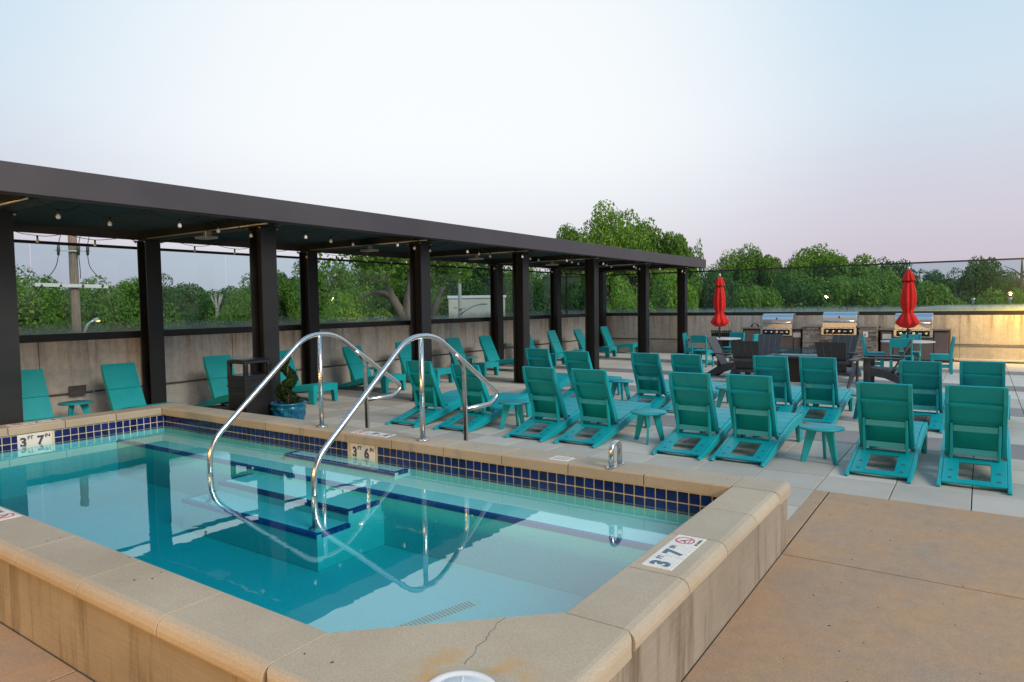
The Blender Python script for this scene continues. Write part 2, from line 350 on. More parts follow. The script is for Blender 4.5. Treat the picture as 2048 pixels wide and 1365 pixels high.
def tag(o, label=None, cat=None, group=None, kind=None):
    for k, v in (('label', label), ('category', cat), ('group', group), ('kind', kind)):
        if v: o[k] = v
    return o
def copy_tree(o, parent=None):
    c = o.copy(); COL.objects.link(c); c.parent = parent
    for ch in list(o.children): copy_tree(ch, c)
    return c
def smooth_path(pts, r, n=5):
    """round the corners of a polyline"""
    P = [Vector(p) for p in pts]; out = [P[0]]
    for i in range(1, len(P)-1):
        a, b, c = P[i-1], P[i], P[i+1]; rr = min(r, (a-b).length*.49, (c-b).length*.49)
        p, q = b+(a-b).normalized()*rr, b+(c-b).normalized()*rr
        for k in range(n+1):
            w = k/n; out.append(p*(1-w)**2+b*2*w*(1-w)+q*w*w)
    return out+[P[-1]]
dg = None
def text_mesh(s, size, bold=0.0, ext=.0006):
    cu = bpy.data.curves.new('lettering', 'FONT'); cu.body = s; cu.size = size; cu.align_x = 'CENTER'; cu.align_y = 'CENTER'; cu.offset = bold; cu.extrude = ext; cu.resolution_u = 4
    o = bpy.data.objects.new('lettering', cu); COL.objects.link(o)
    bpy.context.view_layer.update(); d = bpy.context.evaluated_depsgraph_get()
    me = bpy.data.meshes.new_from_object(o.evaluated_get(d)); bpy.data.objects.remove(o); bpy.data.curves.remove(cu)
    me.materials.clear(); return me
# ---------------------------------------------------------------- ground and deck
gd = MB().box(-900, 900, -900, 900, -6.6, -6.5).build('ground', 'ground'); tag(gd, kind='structure')
PX0, PX1, PY0, PY1 = -9.185, -1.115, 1.467, 5.075          # outer faces of the pool wall
b = MB()
b.box(-11.8, 6, PY1, 23.1, -.4, -.062); b.box(-11.8, PX0, -6, PY1, -.4, -.062); b.box(PX1, 6, -6, PY1, -.4, -.062); b.box(PX0, PX1, -6, PY0, -.4, -.062)
paving = b.build('paving', 'soil'); tag(paving, kind='structure')
pav = MB().box(-.297, .297, -.2955, .2955, -.055, 0).mesh('paver', .003); pav.materials.append(M['paver'])
pavd = MB().box(-.297, .297, -.4505, .4505, -.055, 0).mesh('paver', .003); pavd.materials.append(M['paver_dark'])
rows = [(9.13-.605*k-.3025, pav, .605) for k in range(1, 16)] if 0 else []
y = 9.13
for k in range(16): rows.append((9.13-.605*(k+.5), pav, .605))
while y < 23.0:
    rows.append((y+.4575, pavd, .915)); y += .915
    for k in range(4):
        if y < 22.6: rows.append((y+.3025, pav, .605)); y += .605
spots = []
for cy, me, dp in rows:
    for k in range(-20, 8):
        cx = -.034+.602*(k+.5)
        if cx < -11.5 or cx > 4.6 or cy < -.4: continue
        if cy-dp/2 < PY1+.0 and cx+.3 > PX0-.02 and cx-.3 < 6: 
            if cy+dp/2 > PY1+.25 and cx+.3 < -1.5: pass
            else: continue
        if cx+.3 > -1.2 and cy-dp/2 < 6.70: continue
        if cy-dp/2 < PY1 and cx > PX0-.3: continue
        if cy+dp/2 > 23.12: continue
        spots.append((math.hypot(cx, cy), cx, cy, me))
spots.sort(key=lambda s: s[0])
vis = [s for s in spots if s[1] > -9.1 or s[2] > 6.5]
near = vis[:300]; nearset = set((s[1], s[2]) for s in near); far = [s for s in spots if (s[1], s[2]) not in nearset]
for d, cx, cy, me in near:
    o = link('paver', me, None, paving, (cx, cy, random.uniform(-.002, .001)))
    o.rotation_euler = (random.uniform(-.002, .002), random.uniform(-.002, .002), random.choice((0, PI)))
for me, mn in ((pav, 'paver'), (pavd, 'paver_dark')):
    b = MB(); base = [tuple(v.co) for v in me.vertices]; fs = [tuple(p.vertices) for p in me.polygons]
    for d, cx, cy, m2 in far:
        if m2 is me: b.add([(x+cx, y2+cy, z) for x, y2, z in base], fs)
    o = b.build('distant_pavers', mn, paving); o['kind'] = 'stuff'
for x0, x1, y0, y1 in ((-1.108, 2.4, 4.89, 6.722), (2.412, 6, 4.89, 6.722), (-1.58, -1.12, 5.085, 6.722), (-1.108, 2.4, 1.5, 4.878), (2.412, 6, 1.5, 4.878), (-1.108, 2.4, -2, 1.488), (2.412, 6, -2, 1.488),
                       (-3.6, -1.12, -2, 1.458), (-6.6, -3.612, -2, 1.458), (-9.6, -6.612, -2, 1.458), (-11.8, -9.612, -2, 1.458), (-11.8, -3.612, -6, -2.012), (-3.6, 6, -6, -2.012)):
    o = MB().box(x0, x1, y0, y1, -.06, -.002).build('concrete_slab', 'slab', paving, .003)
for x0, x1, y0, y1 in ((-1.119, -1.109, 1.46, 6.72), (-1.108, 6, 4.879, 4.889), (2.401, 2.411, -2, 6.72), (-1.108, 6, 1.489, 1.499), (-3.611, -3.601, -6, 1.46), (-6.611, -6.601, -2, 1.46), (-9.611, -9.601, -2, 1.46)):
    MB().box(x0, x1, y0, y1, -.05, -.006).build('joint_filler', 'soil', paving)
# ---------------------------------------------------------------- swimming pool
HC = .465; XI0, XI1, YI0, YI1 = -8.854, -1.415, 1.765, 4.74; XO0, XO1, YO0, YO1 = -9.21, -1.09, 1.44, 5.10
pool = empty('swimming_pool', (-5.1, 3.2, 0)); tag(pool, 'raised plunge pool with sandy coping, blue waterline tiles and board-marked concrete wall', 'pool')
def ppart(o): o.parent = pool; o.matrix_parent_inverse = Matrix.Translation((5.1, -3.2, 0)); return o
b = MB(); b.box(PX0, PX1, 4.79, PY1, -.5, .374); b.box(PX0, -8.895, PY0, 4.79, -.5, .374); b.box(-1.375, PX1, PY0, 4.79, -.5, .374); b.box(-8.895, -1.375, PY0, 1.73, -.5, .374)
ppart(b.build('outer_wall', 'pool_wall'))
b = MB(); FZ = -.32
b.box(-8.9, -1.37, 1.72, 4.8, FZ-.05, FZ)                         # floor
b.box(-8.9, -1.37, 4.777, 4.789, FZ, .370); b.box(-8.894, -8.884, 1.735, 4.777, FZ, .370); b.box(-1.386, -1.376, 1.735, 4.777, FZ, .370); b.box(-8.884, -1.386, 1.731, 1.741, FZ, .370)
b.prism([(-2.07, 1.741), (-1.386, 1.741), (-1.386, 2.43)], 'z', FZ, .370)
ppart(b.build('basin', 'plaster'))
def nosing(parent, x0, x1, y, z, ret):
    n = MB(); w = .058; k = 0
    x = x0
    while x < x1-.02:
        n.box(x+.0015, min(x+w, x1)-.0015, y-.004, y+.042, z-.03, z+.004); x += w
    for xx in ret:
        yy = y+.044
        while yy < 4.7: n.box(xx-.021, xx+.021, yy, min(yy+w, 4.74)-.003, z-.03, z+.0045); yy += w
    o = n.build('step_nosing', 'tile_nosing'); o.parent = parent; o.matrix_parent_inverse = parent.matrix_world.inverted(); return o
for nm, x0, x1, y0, z, ret in (('bench', -8.882, -1.388, 4.17, .135, ()), ('step', -6.10, -4.48, 4.56, .195, (-6.08, -4.50)), ('step', -6.12, -4.27, 3.80, .065, (-6.10, -4.29)), ('step', -6.16, -4.24, 3.45, -.03, (-6.14, -4.26))):
    o = ppart(MB().box(x0, x1, y0, 4.776, FZ+.001, z).build(nm, 'plaster', None, .004)); bpy.context.view_layer.update()
    n = nosing(o, x0, x1, y0, z, [])
    if nm == 'step':
        for xx in ret:
            n2 = MB(); yy = y0+.045; lim = {.195: 4.74, .065: 4.16, -.03: 3.79}[z]
            while yy < lim: n2.box(xx-.021, xx+.022, yy, min(yy+.055, lim), z-.03, z+.004); yy += .058
            s2 = n2.build('side_nosing', 'tile_nosing'); s2.parent = o; s2.matrix_parent_inverse = o.matrix_world.inverted()
b = MB(); b.prism([(.06*math.cos(a)+(.3 if math.cos(a) > 0 else -.3), .06*math.sin(a)) for a in [2*PI*i/20+.01 for i in range(20)]], 'z', 0, .012)
dr = b.build('floor_drain', 'marker_plate'); dr.location = (-2.94, 3.36, FZ+.001); dr.rotation_euler = (0, 0, math.radians(74)); ppart(dr); bpy.context.view_layer.update()
b = MB()
for k in range(22): b.box(-.285+k*.0265, -.285+k*.0265+.011, -.045, .045, .0125, .0145)
sl = b.build('drain_slot', 'conduit', dr)
# waterline tiles on the two walls in view; third course and the hidden walls in one piece
b = MB().box(-8.883, -1.387, 4.7695, 4.7775, .192, .372); b.box(-8.8845, -8.8765, 1.742, 4.7695, .192, .372)
ppart(b.build('grout_bed', 'grout'))
tm = MB().box(-.0385, .0385, -.004, .004, -.0385, .0385).mesh('waterline_tile', .003); tm.materials.append(M['tile_blue'])
stuff = MB()
x = -3.02-.086*68
for k in range(90):
    cx = x+.086*(k+.5)
    if cx < -8.86 or cx > -1.41: continue
    for r in range(2):
        if r < 2 and -5.30 < cx < -4.93: continue
        ppart(link('waterline_tile', tm, None, None, (cx, 4.7665, .3225-.086*r)))
for k in range(36):
    cy = 4.765-.086*(k+.5)
    if cy < 1.77: continue
    for r in range(2):
        if 3.10 < cy < 3.45: continue
        o = ppart(link('waterline_tile', tm, None, None, (-8.8735, cy, .3225-.086*r))); o.rotation_euler = (0, 0, PI/2)
x = -8.84
while x < -2.1: stuff.box(x+.004, x+.08, 1.7405, 1.746, .285, .362); stuff.box(x+.004, x+.08, 1.7405, 1.746, .2, .276); x += .086
y = 2.45
while y < 4.7: stuff.box(-1.391, -1.3865, y+.004, y+.08, .285, .362); stuff.box(-1.391, -1.3865, y+.004, y+.08, .2, .276); y += .086
o = ppart(stuff.build('hidden_tiles', 'tile_blue')); o['kind'] = 'stuff'
# coping
def prof(i, o):
    s = 1 if o > i else -1
    return [(i, .376), (i, .452), (i+s*.012, HC), (o-s*.052, HC), (o-s*.026, .458), (o-s*.008, .441), (o, .418), (o, .394), (o-s*.008, .38), (o-s*.016, .376)]
def stone(p, axis, a0, a1): return ppart(MB().prism(p, axis, a0+.004, a1-.004).build('coping_stone', 'coping', None, .0025))
x = XI1
while x > XI0+.05: x2 = max(XI0, x-.656); x2 = XI0 if x2-XI0 < .3 else x2; stone(prof(YI1, YO1), 'x', x2, x); x = x2
y = YI1
for y2 in (4.165, 3.593, 3.018, 2.413): stone(prof(XI1, XO1), 'y', y2, y); y = y2
y = YI1
while y > YI0+.05: y2 = y-.575; y2 = YI0 if y2-YI0 < .3 else y2; stone(prof(XI0, XO0), 'y', y2, y); y = y2
x = -2.096
while x > XI0+.05: x2 = x-.715; x2 = XI0 if x2-XI0 < .3 else x2; stone(prof(YI0, YO0), 'x', x2, x); x = x2
def corner(pts, mat='coping'):
    me = MB().prism(pts, 'z', .376, HC).mesh('coping_stone'); bm = bmesh.new(); bm.from_mesh(me)
    def nose(v): return min(abs(v.co.x-XO0), abs(v.co.x-XO1)) < .002, min(abs(v.co.y-YO0), abs(v.co.y-YO1)) < .002
    ed = []
    for q in bm.edges:
        a, c = q.verts; na, nc = nose(a), nose(c)
        outer = (na[0] and nc[0]) or (na[1] and nc[1])
        if outer and (a.co.z > HC-.01 and c.co.z > HC-.01 or abs(a.co.z-c.co.z) > .05): ed.append(q)
    bmesh.ops.bevel(bm, geom=ed, offset=.042, segments=4, affect='EDGES', profile=.5); bm.to_mesh(me); bm.free()
    return ppart(link('coping_stone', me, mat))
corner([(XI1+.004, YI1+.004), (XO1, YI1+.004), (XO1, YO1), (XI1+.004, YO1)])
corner([(XO0, YI1+.004), (XI0-.004, YI1+.004), (XI0-.004, YO1), (XO0, YO1)])
corner([(XO0, YO0), (XI0-.004, YO0), (XI0-.004, YI0-.004), (XO0, YI0-.004)])
big = corner([(-2.092, YO0), (XO1, YO0), (XO1, 2.409), (XI1+.003, 2.409), (-2.092, YI0)], 'coping_stained')
# skimmer lid and hairline crack on the corner stone
b = MB(); b.lathe([(.02, 0), (.125, 0), (.125, .006), (.118, .010), (.10, .010), (.096, .006), (.085, .006), (.082, .009), (.02, .009)], 40)
lid = b.build('skimmer_lid', 'lid_white'); lid.location = (-1.405, 1.712, HC+.0005); tag(lid, 'round white plastic skimmer lid on the corner coping stone', 'lid')
b = MB()
for k in range(6):
    a = k*PI/3; b.beam((.03*math.cos(a), .03*math.sin(a), .0105), (.075*math.cos(a), .075*math.sin(a), .0105), .005, .003)
b.build('lid_rib', 'white_plastic', lid)
ck = MB(); P0 = Vector((-1.59, 2.24, HC+.0004)); pts = [P0]
for k in range(16): pts.append(pts[-1]+Vector((random.uniform(-.004, .017), -.024+random.uniform(-.009, .009), 0)))
for p, q in zip(pts, pts[1:]): ck.beam(p, q, random.uniform(.0012, .0026), .0006)
ppart(ck.build('crack', 'ink'))
# depth markers
def marker(cx, cy, cz, rot, kind, w, h, letters, ink='ink', n=1):
    """plate in its own XY plane; rot is a 3x3 of (reading direction, up, out)"""
    r, u = Vector(rot[0]), Vector(rot[1]); o = r.cross(u); mm = Matrix(((r.x, u.x, o.x, cx), (r.y, u.y, o.y, cy), (r.z, u.z, o.z, cz), (0, 0, 0, 1)))
    b = MB()
    p = b.box(-w/2, w/2, -h/2, h/2, -.001, .0035).build('depth_marker', 'marker_plate', None, .001); p.matrix_world = mm; ppart(p)
    for s, lx, ly, sz, bold in letters:
        me = text_mesh(s, sz, bold); l = link('lettering', me, ink, p, (lx, ly, .0042))
    return p
def symbol(p, sc=1):
    b = MB(); pr = [(.052*sc, .0036), (.052*sc, .0046), (.043*sc, .0046), (.043*sc, .0036)]; v = []; n = 32
    for r, z in pr:
        for k in range(n): a = 2*PI*k/n; v.append((r*math.cos(a), r*math.sin(a)+.012, z))
    b.add(v, [(i*n+k, i*n+(k+1) % n, ((i+1) % 4)*n+(k+1) % n, ((i+1) % 4)*n+k) for i in range(4) for k in range(n)])
    b.beam((-.034*sc, .046*sc, .0043), (.034*sc, -.022*sc, .0043), .008, .0009); b.build('prohibition_ring', 'ink_red', p)
    b = MB(); b.beam((-.03*sc, .0, .0039), (.004, .02, .0039), .009, .0006); b.beam((.0, .022, .0039), (.022, -.008, .0039), .008, .0006); b.beam((.0, .018, .0039), (-.012, .034, .0039), .008, .0006); b.beam((-.036*sc, -.014, .0039), (.036*sc, -.014, .0039), .004, .0006)
    b.build('diver_figure', 'ink', p)
def trio(c, r, u, w=.168, inch='7', gap=.004):
    c, r, u = Vector(c), Vector(r), Vector(u)
    for k, L_ in ((-1, [('3', -.028, -.005, .13, .006), ('FT', .048, .032, .042, .001)]), (0, [(inch, -.028, -.005, .13, .006), ('IN', .05, .032, .042, .001)])):
        q = c+r*(k*(w+gap)); marker(q.x, q.y, q.z, (r, u), 'plate', w, w*.92, L_, 'ink_blue')
    q = c+r*(w+gap); p = marker(q.x, q.y, q.z, (r, u), 'plate', w, w*.92, [('NO DIVING', 0, -.062, .019, .0004)])
    symbol(p)
trio((-1.277, 3.325, HC), (0, 1, 0), (-1, 0, 0))
trio((-5.05, 4.845, HC), (-1, 0, 0), (0, -1, 0), inch='6')
trio((-9.01, 3.33, HC), (0, -1, 0), (1, 0, 0))
trio((-5.21, 1.66, HC), (1, 0, 0), (0, 1, 0))
pl = marker(-2.85, 4.862, HC, ((-1, 0, 0), (0, -1, 0)), 'plate', .175, .14, [])
b = MB()
for k in range(5):                                                   # small print, too fine to read
    x = -.07
    while x < .06: ww = random.uniform(.006, .02); b.box(x, x+ww, .042-.021*k, .049-.021*k, .0036, .0042); x += ww+.005
b.build('small_print', 'ink', pl)
for c, r, inch, sgn in (((-5.113, 4.763, .286), (1, 0, 0), '6', 1), ((-8.870, 3.275, .286), (0, 1, 0), '7', 1)):
    marker(c[0], c[1], c[2], (r, (0, 0, 1)), 'plate', .345, .16, [('3', -.115, -.012, .135, .006), ('FT', -.045, .035, .055, .002), (inch, .055, -.012, .135, .006), ('IN', .128, .035, .055, .002)])
# grit, twigs and leaf scraps
b = MB()
for k in range(70):
    x, y = (random.uniform(-1.0, 1.2), random.uniform(2.6, 6.6)) if k < 45 else (random.uniform(-6, -1.3), random.choice((random.uniform(1.5, 1.74), random.uniform(4.78, 5.0))))
    z = -.0015 if k < 45 else HC+.0008; a = random.uniform(0, PI); l = random.uniform(.003, .012)
    b.beam((x, y, z+.0015), (x+l*math.cos(a), y+l*math.sin(a), z+.0015), random.uniform(.002, .004), .003)
o = b.build('leaf_litter', 'soil'); tag(o, 'dark specks of leaf litter on slab and coping', 'litter', kind='stuff')
# water
me = MB().prism([(-8.8865, 1.738), (-2.068, 1.738), (-1.383, 2.432), (-1.383, 4.7805), (-8.8865, 4.7805)], 'z', FZ-.02, .245).mesh('pool_water')
wtr = link('pool_water', me, 'water'); tag(wtr, kind='structure')
# ---------------------------------------------------------------- perimeter walls
def weep(b, pts, r=.018, n=8): b.tube(pts, r, n)
wl = empty('parapet_wall', (-11.8, 8.5, 0)); tag(wl, 'long streaked concrete parapet with glass guard panels behind the wall loungers', 'wall')
wf = empty('parapet_wall', (-3, 23.1, 0)); tag(wf, 'concrete parapet with glass guard panels behind the grill counters', 'wall')
def wpart(o, w): o.parent = w; o.matrix_parent_inverse = Matrix.Translation(-w.location); return o
yy = [-6, -2.05, 1.21, 4.47, 7.73, 10.99, 14.25, 17.51, 20.77, 23.35]
for a, c in zip(yy, yy[1:]): wpart(MB().box(-12.05, -11.8, a+.004, c-.004, -.3, 1.28).build('wall_panel', 'wall_concrete', None, .006), wl)
wpart(MB().box(-12.0, -11.825, -6, 23.35, 1.2805, 1.395).build('base_rail', 'band', None, .004), wl)
wpart(MB().box(-11.96, -11.90, -6, 23.26, 2.785, 2.83).build('top_rail', 'band', None, .004), wl)
for k in range(-3, 12):
    a = 4.47+1.63*k; c = min(a+1.63, 23.2)
    wpart(MB().box(-11.937, -11.923, max(a, -2)+.007, c-.007, 1.39, 2.79).build('glass_pane', 'guard_glass'), wl)
wpart(MB().box(-11.955, -11.905, 20.77-.03, 20.77+.03, 1.3955, 2.7845).build('mullion', 'band'), wl)
b = MB(); b.tube([(-11.77, -2, .455), (-11.77, 23.07, .455)], .014, 8); wpart(b.build('conduit', 'conduit'), wl)
for yj in (4.95, 16.55):
    b = MB(); b.box(-11.8, -11.72, yj-.10, yj+.10, .44, .56); b.box(-11.73, -11.70, yj-.12, yj+.12, .425, .575) if yj < 5 else b.box(-11.72, -11.66, yj-.03, yj+.12, .46, .6)
    wpart(b.build('junction_box', 'conduit', None, .004), wl)
for k in range(10):
    wpart(MB().box(-11.8, -11.755, 3.2+2*k-.015, 3.2+2*k+.015, .435, .475).build('conduit_clip', 'galv'), wl)
xs = [-12.05+.26, -10.2, -8.31, -6.68, -5.02, -3.39, -1.76, -.13, 1.5, 3.13, 6]
xs = [-11.79, -10.3, -7.0, -3.74, -.48, 2.78, 6]
for a, c in zip(xs, xs[1:]): wpart(MB().box(a+.004, c-.004, 23.1, 23.35, -.3, 1.28).build('wall_panel', 'wall_concrete', None, .006), wf)
wpart(MB().box(-11.82, 6, 23.125, 23.3, 1.2805, 1.395).build('base_rail', 'band', None, .004), wf)
wpart(MB().box(-11.895, 6, 23.2, 23.26, 2.785, 2.83).build('top_rail', 'band', None, .004), wf)
for k in range(-8, 4):
    a = -.13+1.63*k; a2 = max(a, -11.89)
    if a+1.63 < -11.8: continue
    wpart(MB().box(a2+.007, a+1.63-.007, 23.223, 23.237, 1.39, 2.79).build('glass_pane', 'guard_glass'), wf)
b = MB(); b.tube([(-11.76, 23.07, .455), (6, 23.07, .455)], .014, 8); wpart(b.build('conduit', 'conduit'), wf)
b = MB(); b.prism([(23.1, 0.001), (22.98, .001), (22.99, .04), (23.1, .05)][::-1], 'x', -.6, 6); wpart(b.build('base_fillet', 'wall_concrete'), wf)
# ---------------------------------------------------------------- pergola
pg = empty('pergola', (-10, 12, 0)); tag(pg, 'long dark steel pergola with shade cloth roof over the wall loungers', 'pergola')
def gpart(o): o.parent = pg; o.matrix_parent_inverse = Matrix.Translation((10, -12, 0)); return o
PYS = [-.36, 3.32, 6.22, 9.54, 12.87, 16.25, 19.6, 22.9]                               # far face of each column
h = MB(); fw, dp, tf, tw = .25, .28, .022, .02
h.box(dp/2-tf, dp/2, -fw/2, fw/2, 0, 2.905); h.box(-dp/2, -dp/2+tf, -fw/2, fw/2, 0, 2.905); h.box(-dp/2+tf, dp/2-tf, -tw/2, tw/2, 0, 2.904)
h.box(-dp/2-.03, dp/2+.03, -fw/2-.03, fw/2+.03, 0, .012)
hm = h.mesh('column'); hm.materials.append(M['black_steel'])
for y in PYS:
    for x in (-9.42 if 3 < y < 3.5 else -8.49, -11.59): gpart(link('column', hm, None, None, (x, y-.125, 0)))
    gpart(MB().box(-11.73, -7.82, y-.225, y-.025, 2.906, 3.10).build('cross_beam', 'black_steel', None, .004))
    for x in ((-9.42 if 3 < y < 3.5 else -8.49), -11.59):
        cp = gpart(MB().box(x-.17, x+.17, y-.29, y+.04, 2.888, 2.9045).build('cap_plate', 'black_steel'))
        for bx_ in (-.145, .145):
            for by_ in (-.27, .02): gpart(MB().tube([(x+bx_, y+by_, 2.87), (x+bx_, y+by_, 2.888)], .014, 6).build('bolt', 'galv'))
    b = MB(); b.tube([(-8.2, y-.24, 2.93), (-11.4, y-.24, 2.93)], .013, 8); gpart(b.build('wiring_conduit', 'galv'))
ends = [-.75, 11.4, 22.55, 23.02]
for a, c in zip(ends, ends[1:]): gpart(MB().box(-7.80, -7.74, a+.0025, c-.0025, 2.905, 3.195).build('fascia_panel', 'bronze_fascia', None, .004))
b = MB().box(-7.90, -7.801, -.75, 23.0, 2.9, 2.916); b.box(-7.90, -7.885, -.75, 23.0, 2.917, 2.95); gpart(b.build('fascia_lip', 'bronze_fascia'))
gpart(MB().box(-11.80, -7.801, 22.96, 23.02, 2.917, 3.19).build('end_fascia', 'bronze_fascia'))
gpart(MB().box(-11.80, -11.735, -.75, 22.955, 2.93, 3.19).build('rear_fascia', 'bronze_fascia'))
for a, c in zip(PYS, PYS[1:]):
    gpart(MB().box(-11.73, -7.83, a-.02, c-.23, 3.06, 3.072).build('shade_panel', 'shade_cloth'))
    for f in (.33, .66): gpart(MB().box(-11.73, -7.83, a+(c-a)*f-.02, a+(c-a)*f+.02, 3.073, 3.13).build('purlin', 'black_steel'))
    b = MB()
    for k in range(9): b.box(-11.6+.42*k, -11.53+.42*k, c-.215, c-.195, 3.03, 3.055)
    gpart(b.build('cloth_clips', 'galv'))['kind'] = 'stuff'
for y in (PYS[2], PYS[3], PYS[4], PYS[5]):
    b = MB().box(-9.75, -9.45, y-.40, y-.20, 2.80, 2.84); b.box(-9.63, -9.57, y-.33, y-.23, 2.84, 2.92)
    gpart(b.build('flood_light', 'galv', None, .006))
# string lights under the beams
def light_string(name, label, x, z0, y0, y1, step, sag, xo):
    st = empty(name, (x, y0, z0)); tag(st, label, 'string lights', 'string lights')
    w = []; ys = []; y = y0; i = 0
    while y < y1:
        ys.append(y); y += step
    for i, (a, c) in enumerate(zip(ys, ys[1:])):
        for k in range(8):
            u = k/8; w.append((math.sin(i*2.1+u*2)*xo, a+(c-a)*u-y0, -4*sag*u*(1-u)+random.uniform(-.004, .004)))
    MB().tube(w, .005, 5).build('cable', 'black_plastic', st)
    for i, a in enumerate(ys[:-1]):
        c = w[i*8+4]
        sk = MB().tube([(0, 0, 0), (0, 0, -.045)], .014, 8).build('socket', 'black_plastic', st); sk.location = c
        bl = MB().lathe([(.008, -.045), (.018, -.058), (.025, -.075), (.021, -.094), (.008, -.102)], 10).build('bulb', 'bulb', st); bl.location = c
light_string('light_string', 'string of round bulbs hanging along the pool side of the pergola roof', -8.15, 2.93, 2.4, 22.9, .62, .10, .22)
light_string('light_string', 'string of small bulbs hanging along the parapet side of the pergola', -11.55, 2.94, 3.2, 22.5, .82, .07, .05)
# ---------------------------------------------------------------- loungers
BP0, BP1 = Vector((0, .77, .20)), Vector((0, .42, .915)); BD = (BP1-BP0).normalized(); BN = Vector((0, BD.z, -BD.y))
def rail_top(y):
    xs = (0, .3, .6, .9, 1.2, 1.45, 1.70); zs = (.03, .095, .172, .248, .306, .332, .338)
    return float(np.interp(y, xs, zs))
def make_lounger(tilt=0):
    global BP1, BD, BN
    BP1 = Vector((0, .42+tilt, .915+tilt*.35)); BD = (BP1-BP0).normalized(); BN = Vector((0, BD.z, -BD.y))
    r = empty('sun_lounger')
    top = [(1.66, .337), (1.45, .332), (1.2, .306), (.9, .248), (.6, .172), (.3, .095), (.02, .035)]
    bot = [(0, .012), (.03, 0), (.10, 0), (.35, .026), (.75, .103), (1.1, .178), (1.35, .215), (1.52, .228), (1.66, .228)]
    for s in (-1, 1):
        a, c = sorted((s*.254, s*.29)); MB().prism(bot+top, 'x', a, c).build('side_rail', 'teal', r, .005)
        MB().prism([(1.57, .001), (1.66, .001), (1.66, .226), (1.54, .226)], 'x', a, c).build('front_leg', 'teal', r, .004)
    MB().prism([(-.29, .001), (-.225, .001), (-.20, .215), (.20, .215), (.225, .001), (.29, .001), (.29, .340), (-.29, .340)], 'y', 1.662, 1.70).build('front_frame', 'teal', r, .005)
    ys = np.linspace(.80, 1.655, 6)
    for a, c in zip(ys, ys[1:]):
        MB().beam((0, a+.004, rail_top(a)+.002), (0, c-.004, rail_top(c)+.002), .504, .022).build('seat_board', 'teal', r, .003)
    bk = empty('backrest'); bk.parent = r
    def bp(w, t): return BP0+BD*w+BN*t
    Ln = (BP1-BP0).length
    for s in (-1, 1):
        a, c = sorted((s*.216, s*.25)); pts = [bp(-.03, -.022), bp(.05, -.075), (bp(Ln-.16, -.075)), bp(Ln, -.03), bp(Ln, -.0205), bp(-.03, -.0205)]
        MB().prism([(p.y, p.z) for p in pts][::-1], 'x', a, c).build('stile', 'teal', bk, .004)
    for w0, w1 in ((0, .375), (.379, Ln+.004)):
        MB().beam(bp(w0, -.01), bp(w1, -.01), .5, .02, BN).build('back_board', 'teal', bk, .003)
    MB().beam(bp(Ln-.20, -.037)+Vector((-.215, 0, 0)), bp(Ln-.20, -.037)+Vector((.215, 0, 0)), .036, .034, BN).build('rib', 'teal', bk, .003)
    sf = empty('support_frame'); sf.parent = r
    T, Bm = bp(.40, -.062), Vector((0, .60, .166))
    for s in (-1, 1): MB().beam(T+Vector((s*.195, 0, 0)), Bm+Vector((s*.195, 0, 0)), .024, .05, (0, 1, 0)).build('support_leg', 'teal', sf, .003)
    for u in (.14, .78):
        p = T.lerp(Bm, u); MB().beam(p+Vector((-.182, 0, 0)), p+Vector((.182, 0, 0)), .022, .062, (0, .05, 1)).build('support_bar', 'teal', sf, .003)
    bs = empty('base_plate'); bs.parent = r
    def pz(y): return .016+.245*y
    for x in (-.19, .19): MB().beam((x, .085, pz(.085)), (x, .64, pz(.64)), .126, .02).build('plate_strip', 'teal', bs, .003)
    for y0, y1 in ((.085, .17), (.53, .64)): MB().beam((0, y0, pz(y0)), (0, y1, pz(y1)), .252, .02).build('plate_bar', 'teal', bs, .003)
    for x in (-.19, .19):
        for y in (.17, .33): MB().beam((x, y-.014, pz(y-.014)+.0102), (x, y+.014, pz(y+.014)+.0102), .034, .0012).build('adjustment_slot', 'ink', bs)
    return r
lgs = [(make_lounger(t_), [True]) for t_ in (0, .028, -.024)]
def place(proto, flag, loc, rz, label, cat, group):
    o = proto if flag[0] else copy_tree(proto); flag[0] = False
    o.location = loc; o.rotation_euler = (0, 0, rz); tag(o, label, cat, group); return o
R = math.radians
ORD = ['first', 'second', 'third', 'fourth', 'fifth', 'sixth', 'seventh', 'eighth', 'ninth', 'tenth', 'eleventh', 'twelfth']
row1 = [(-.038, 7.37, .5), (-.80, 7.36, .3), (-2.125, 7.34, -1.5), (-2.83, 7.29, -1), (-4.13, 7.28, -.5), (-4.86, 7.27, 0), (-6.07, 7.25, -2), (-6.97, 7.2, 1)]
for i, (x, y, a) in enumerate(row1):
    ex = ('nearest the photo edge', 'right of a side table', 'left of a side table', 'beside the grab bar', '', '', 'behind the handrail', 'behind the handrail')[i]
    place(*lgs[i*7 % 5 % 3], (x+random.uniform(-.02, .02), y+random.uniform(-.035, .035), 0), R(a+random.uniform(-1.6, 1.6)), f'teal lounger, {ORD[i]} from the right in the front row' + (', ' + ex if ex else ''), 'sun lounger', 'front row of loungers')
row2 = [(.015, 10.50, -3), (-.67, 10.36, -2), (-1.954, 10.24, -1.5), (-2.624, 10.2, -1), (-3.923, 10.2, -2), (-4.62, 10.17, 0), (-5.92, 10.24, 0), (-6.84, 10.32, 1)]
for i, (x, y, a) in enumerate(row2):
    place(*lgs[i*7 % 5 % 3], (x+random.uniform(-.02, .02), y+random.uniform(-.035, .035), 0), R(a+random.uniform(-1.6, 1.6)), f'teal lounger, {ORD[i]} from the right in the second row', 'sun lounger', 'second row of loungers')
wpx = [43, 236.6, 435, 557, 706, 803, 907, 969.5, 1049, 1102, 1156.5, 1208]; WY = []
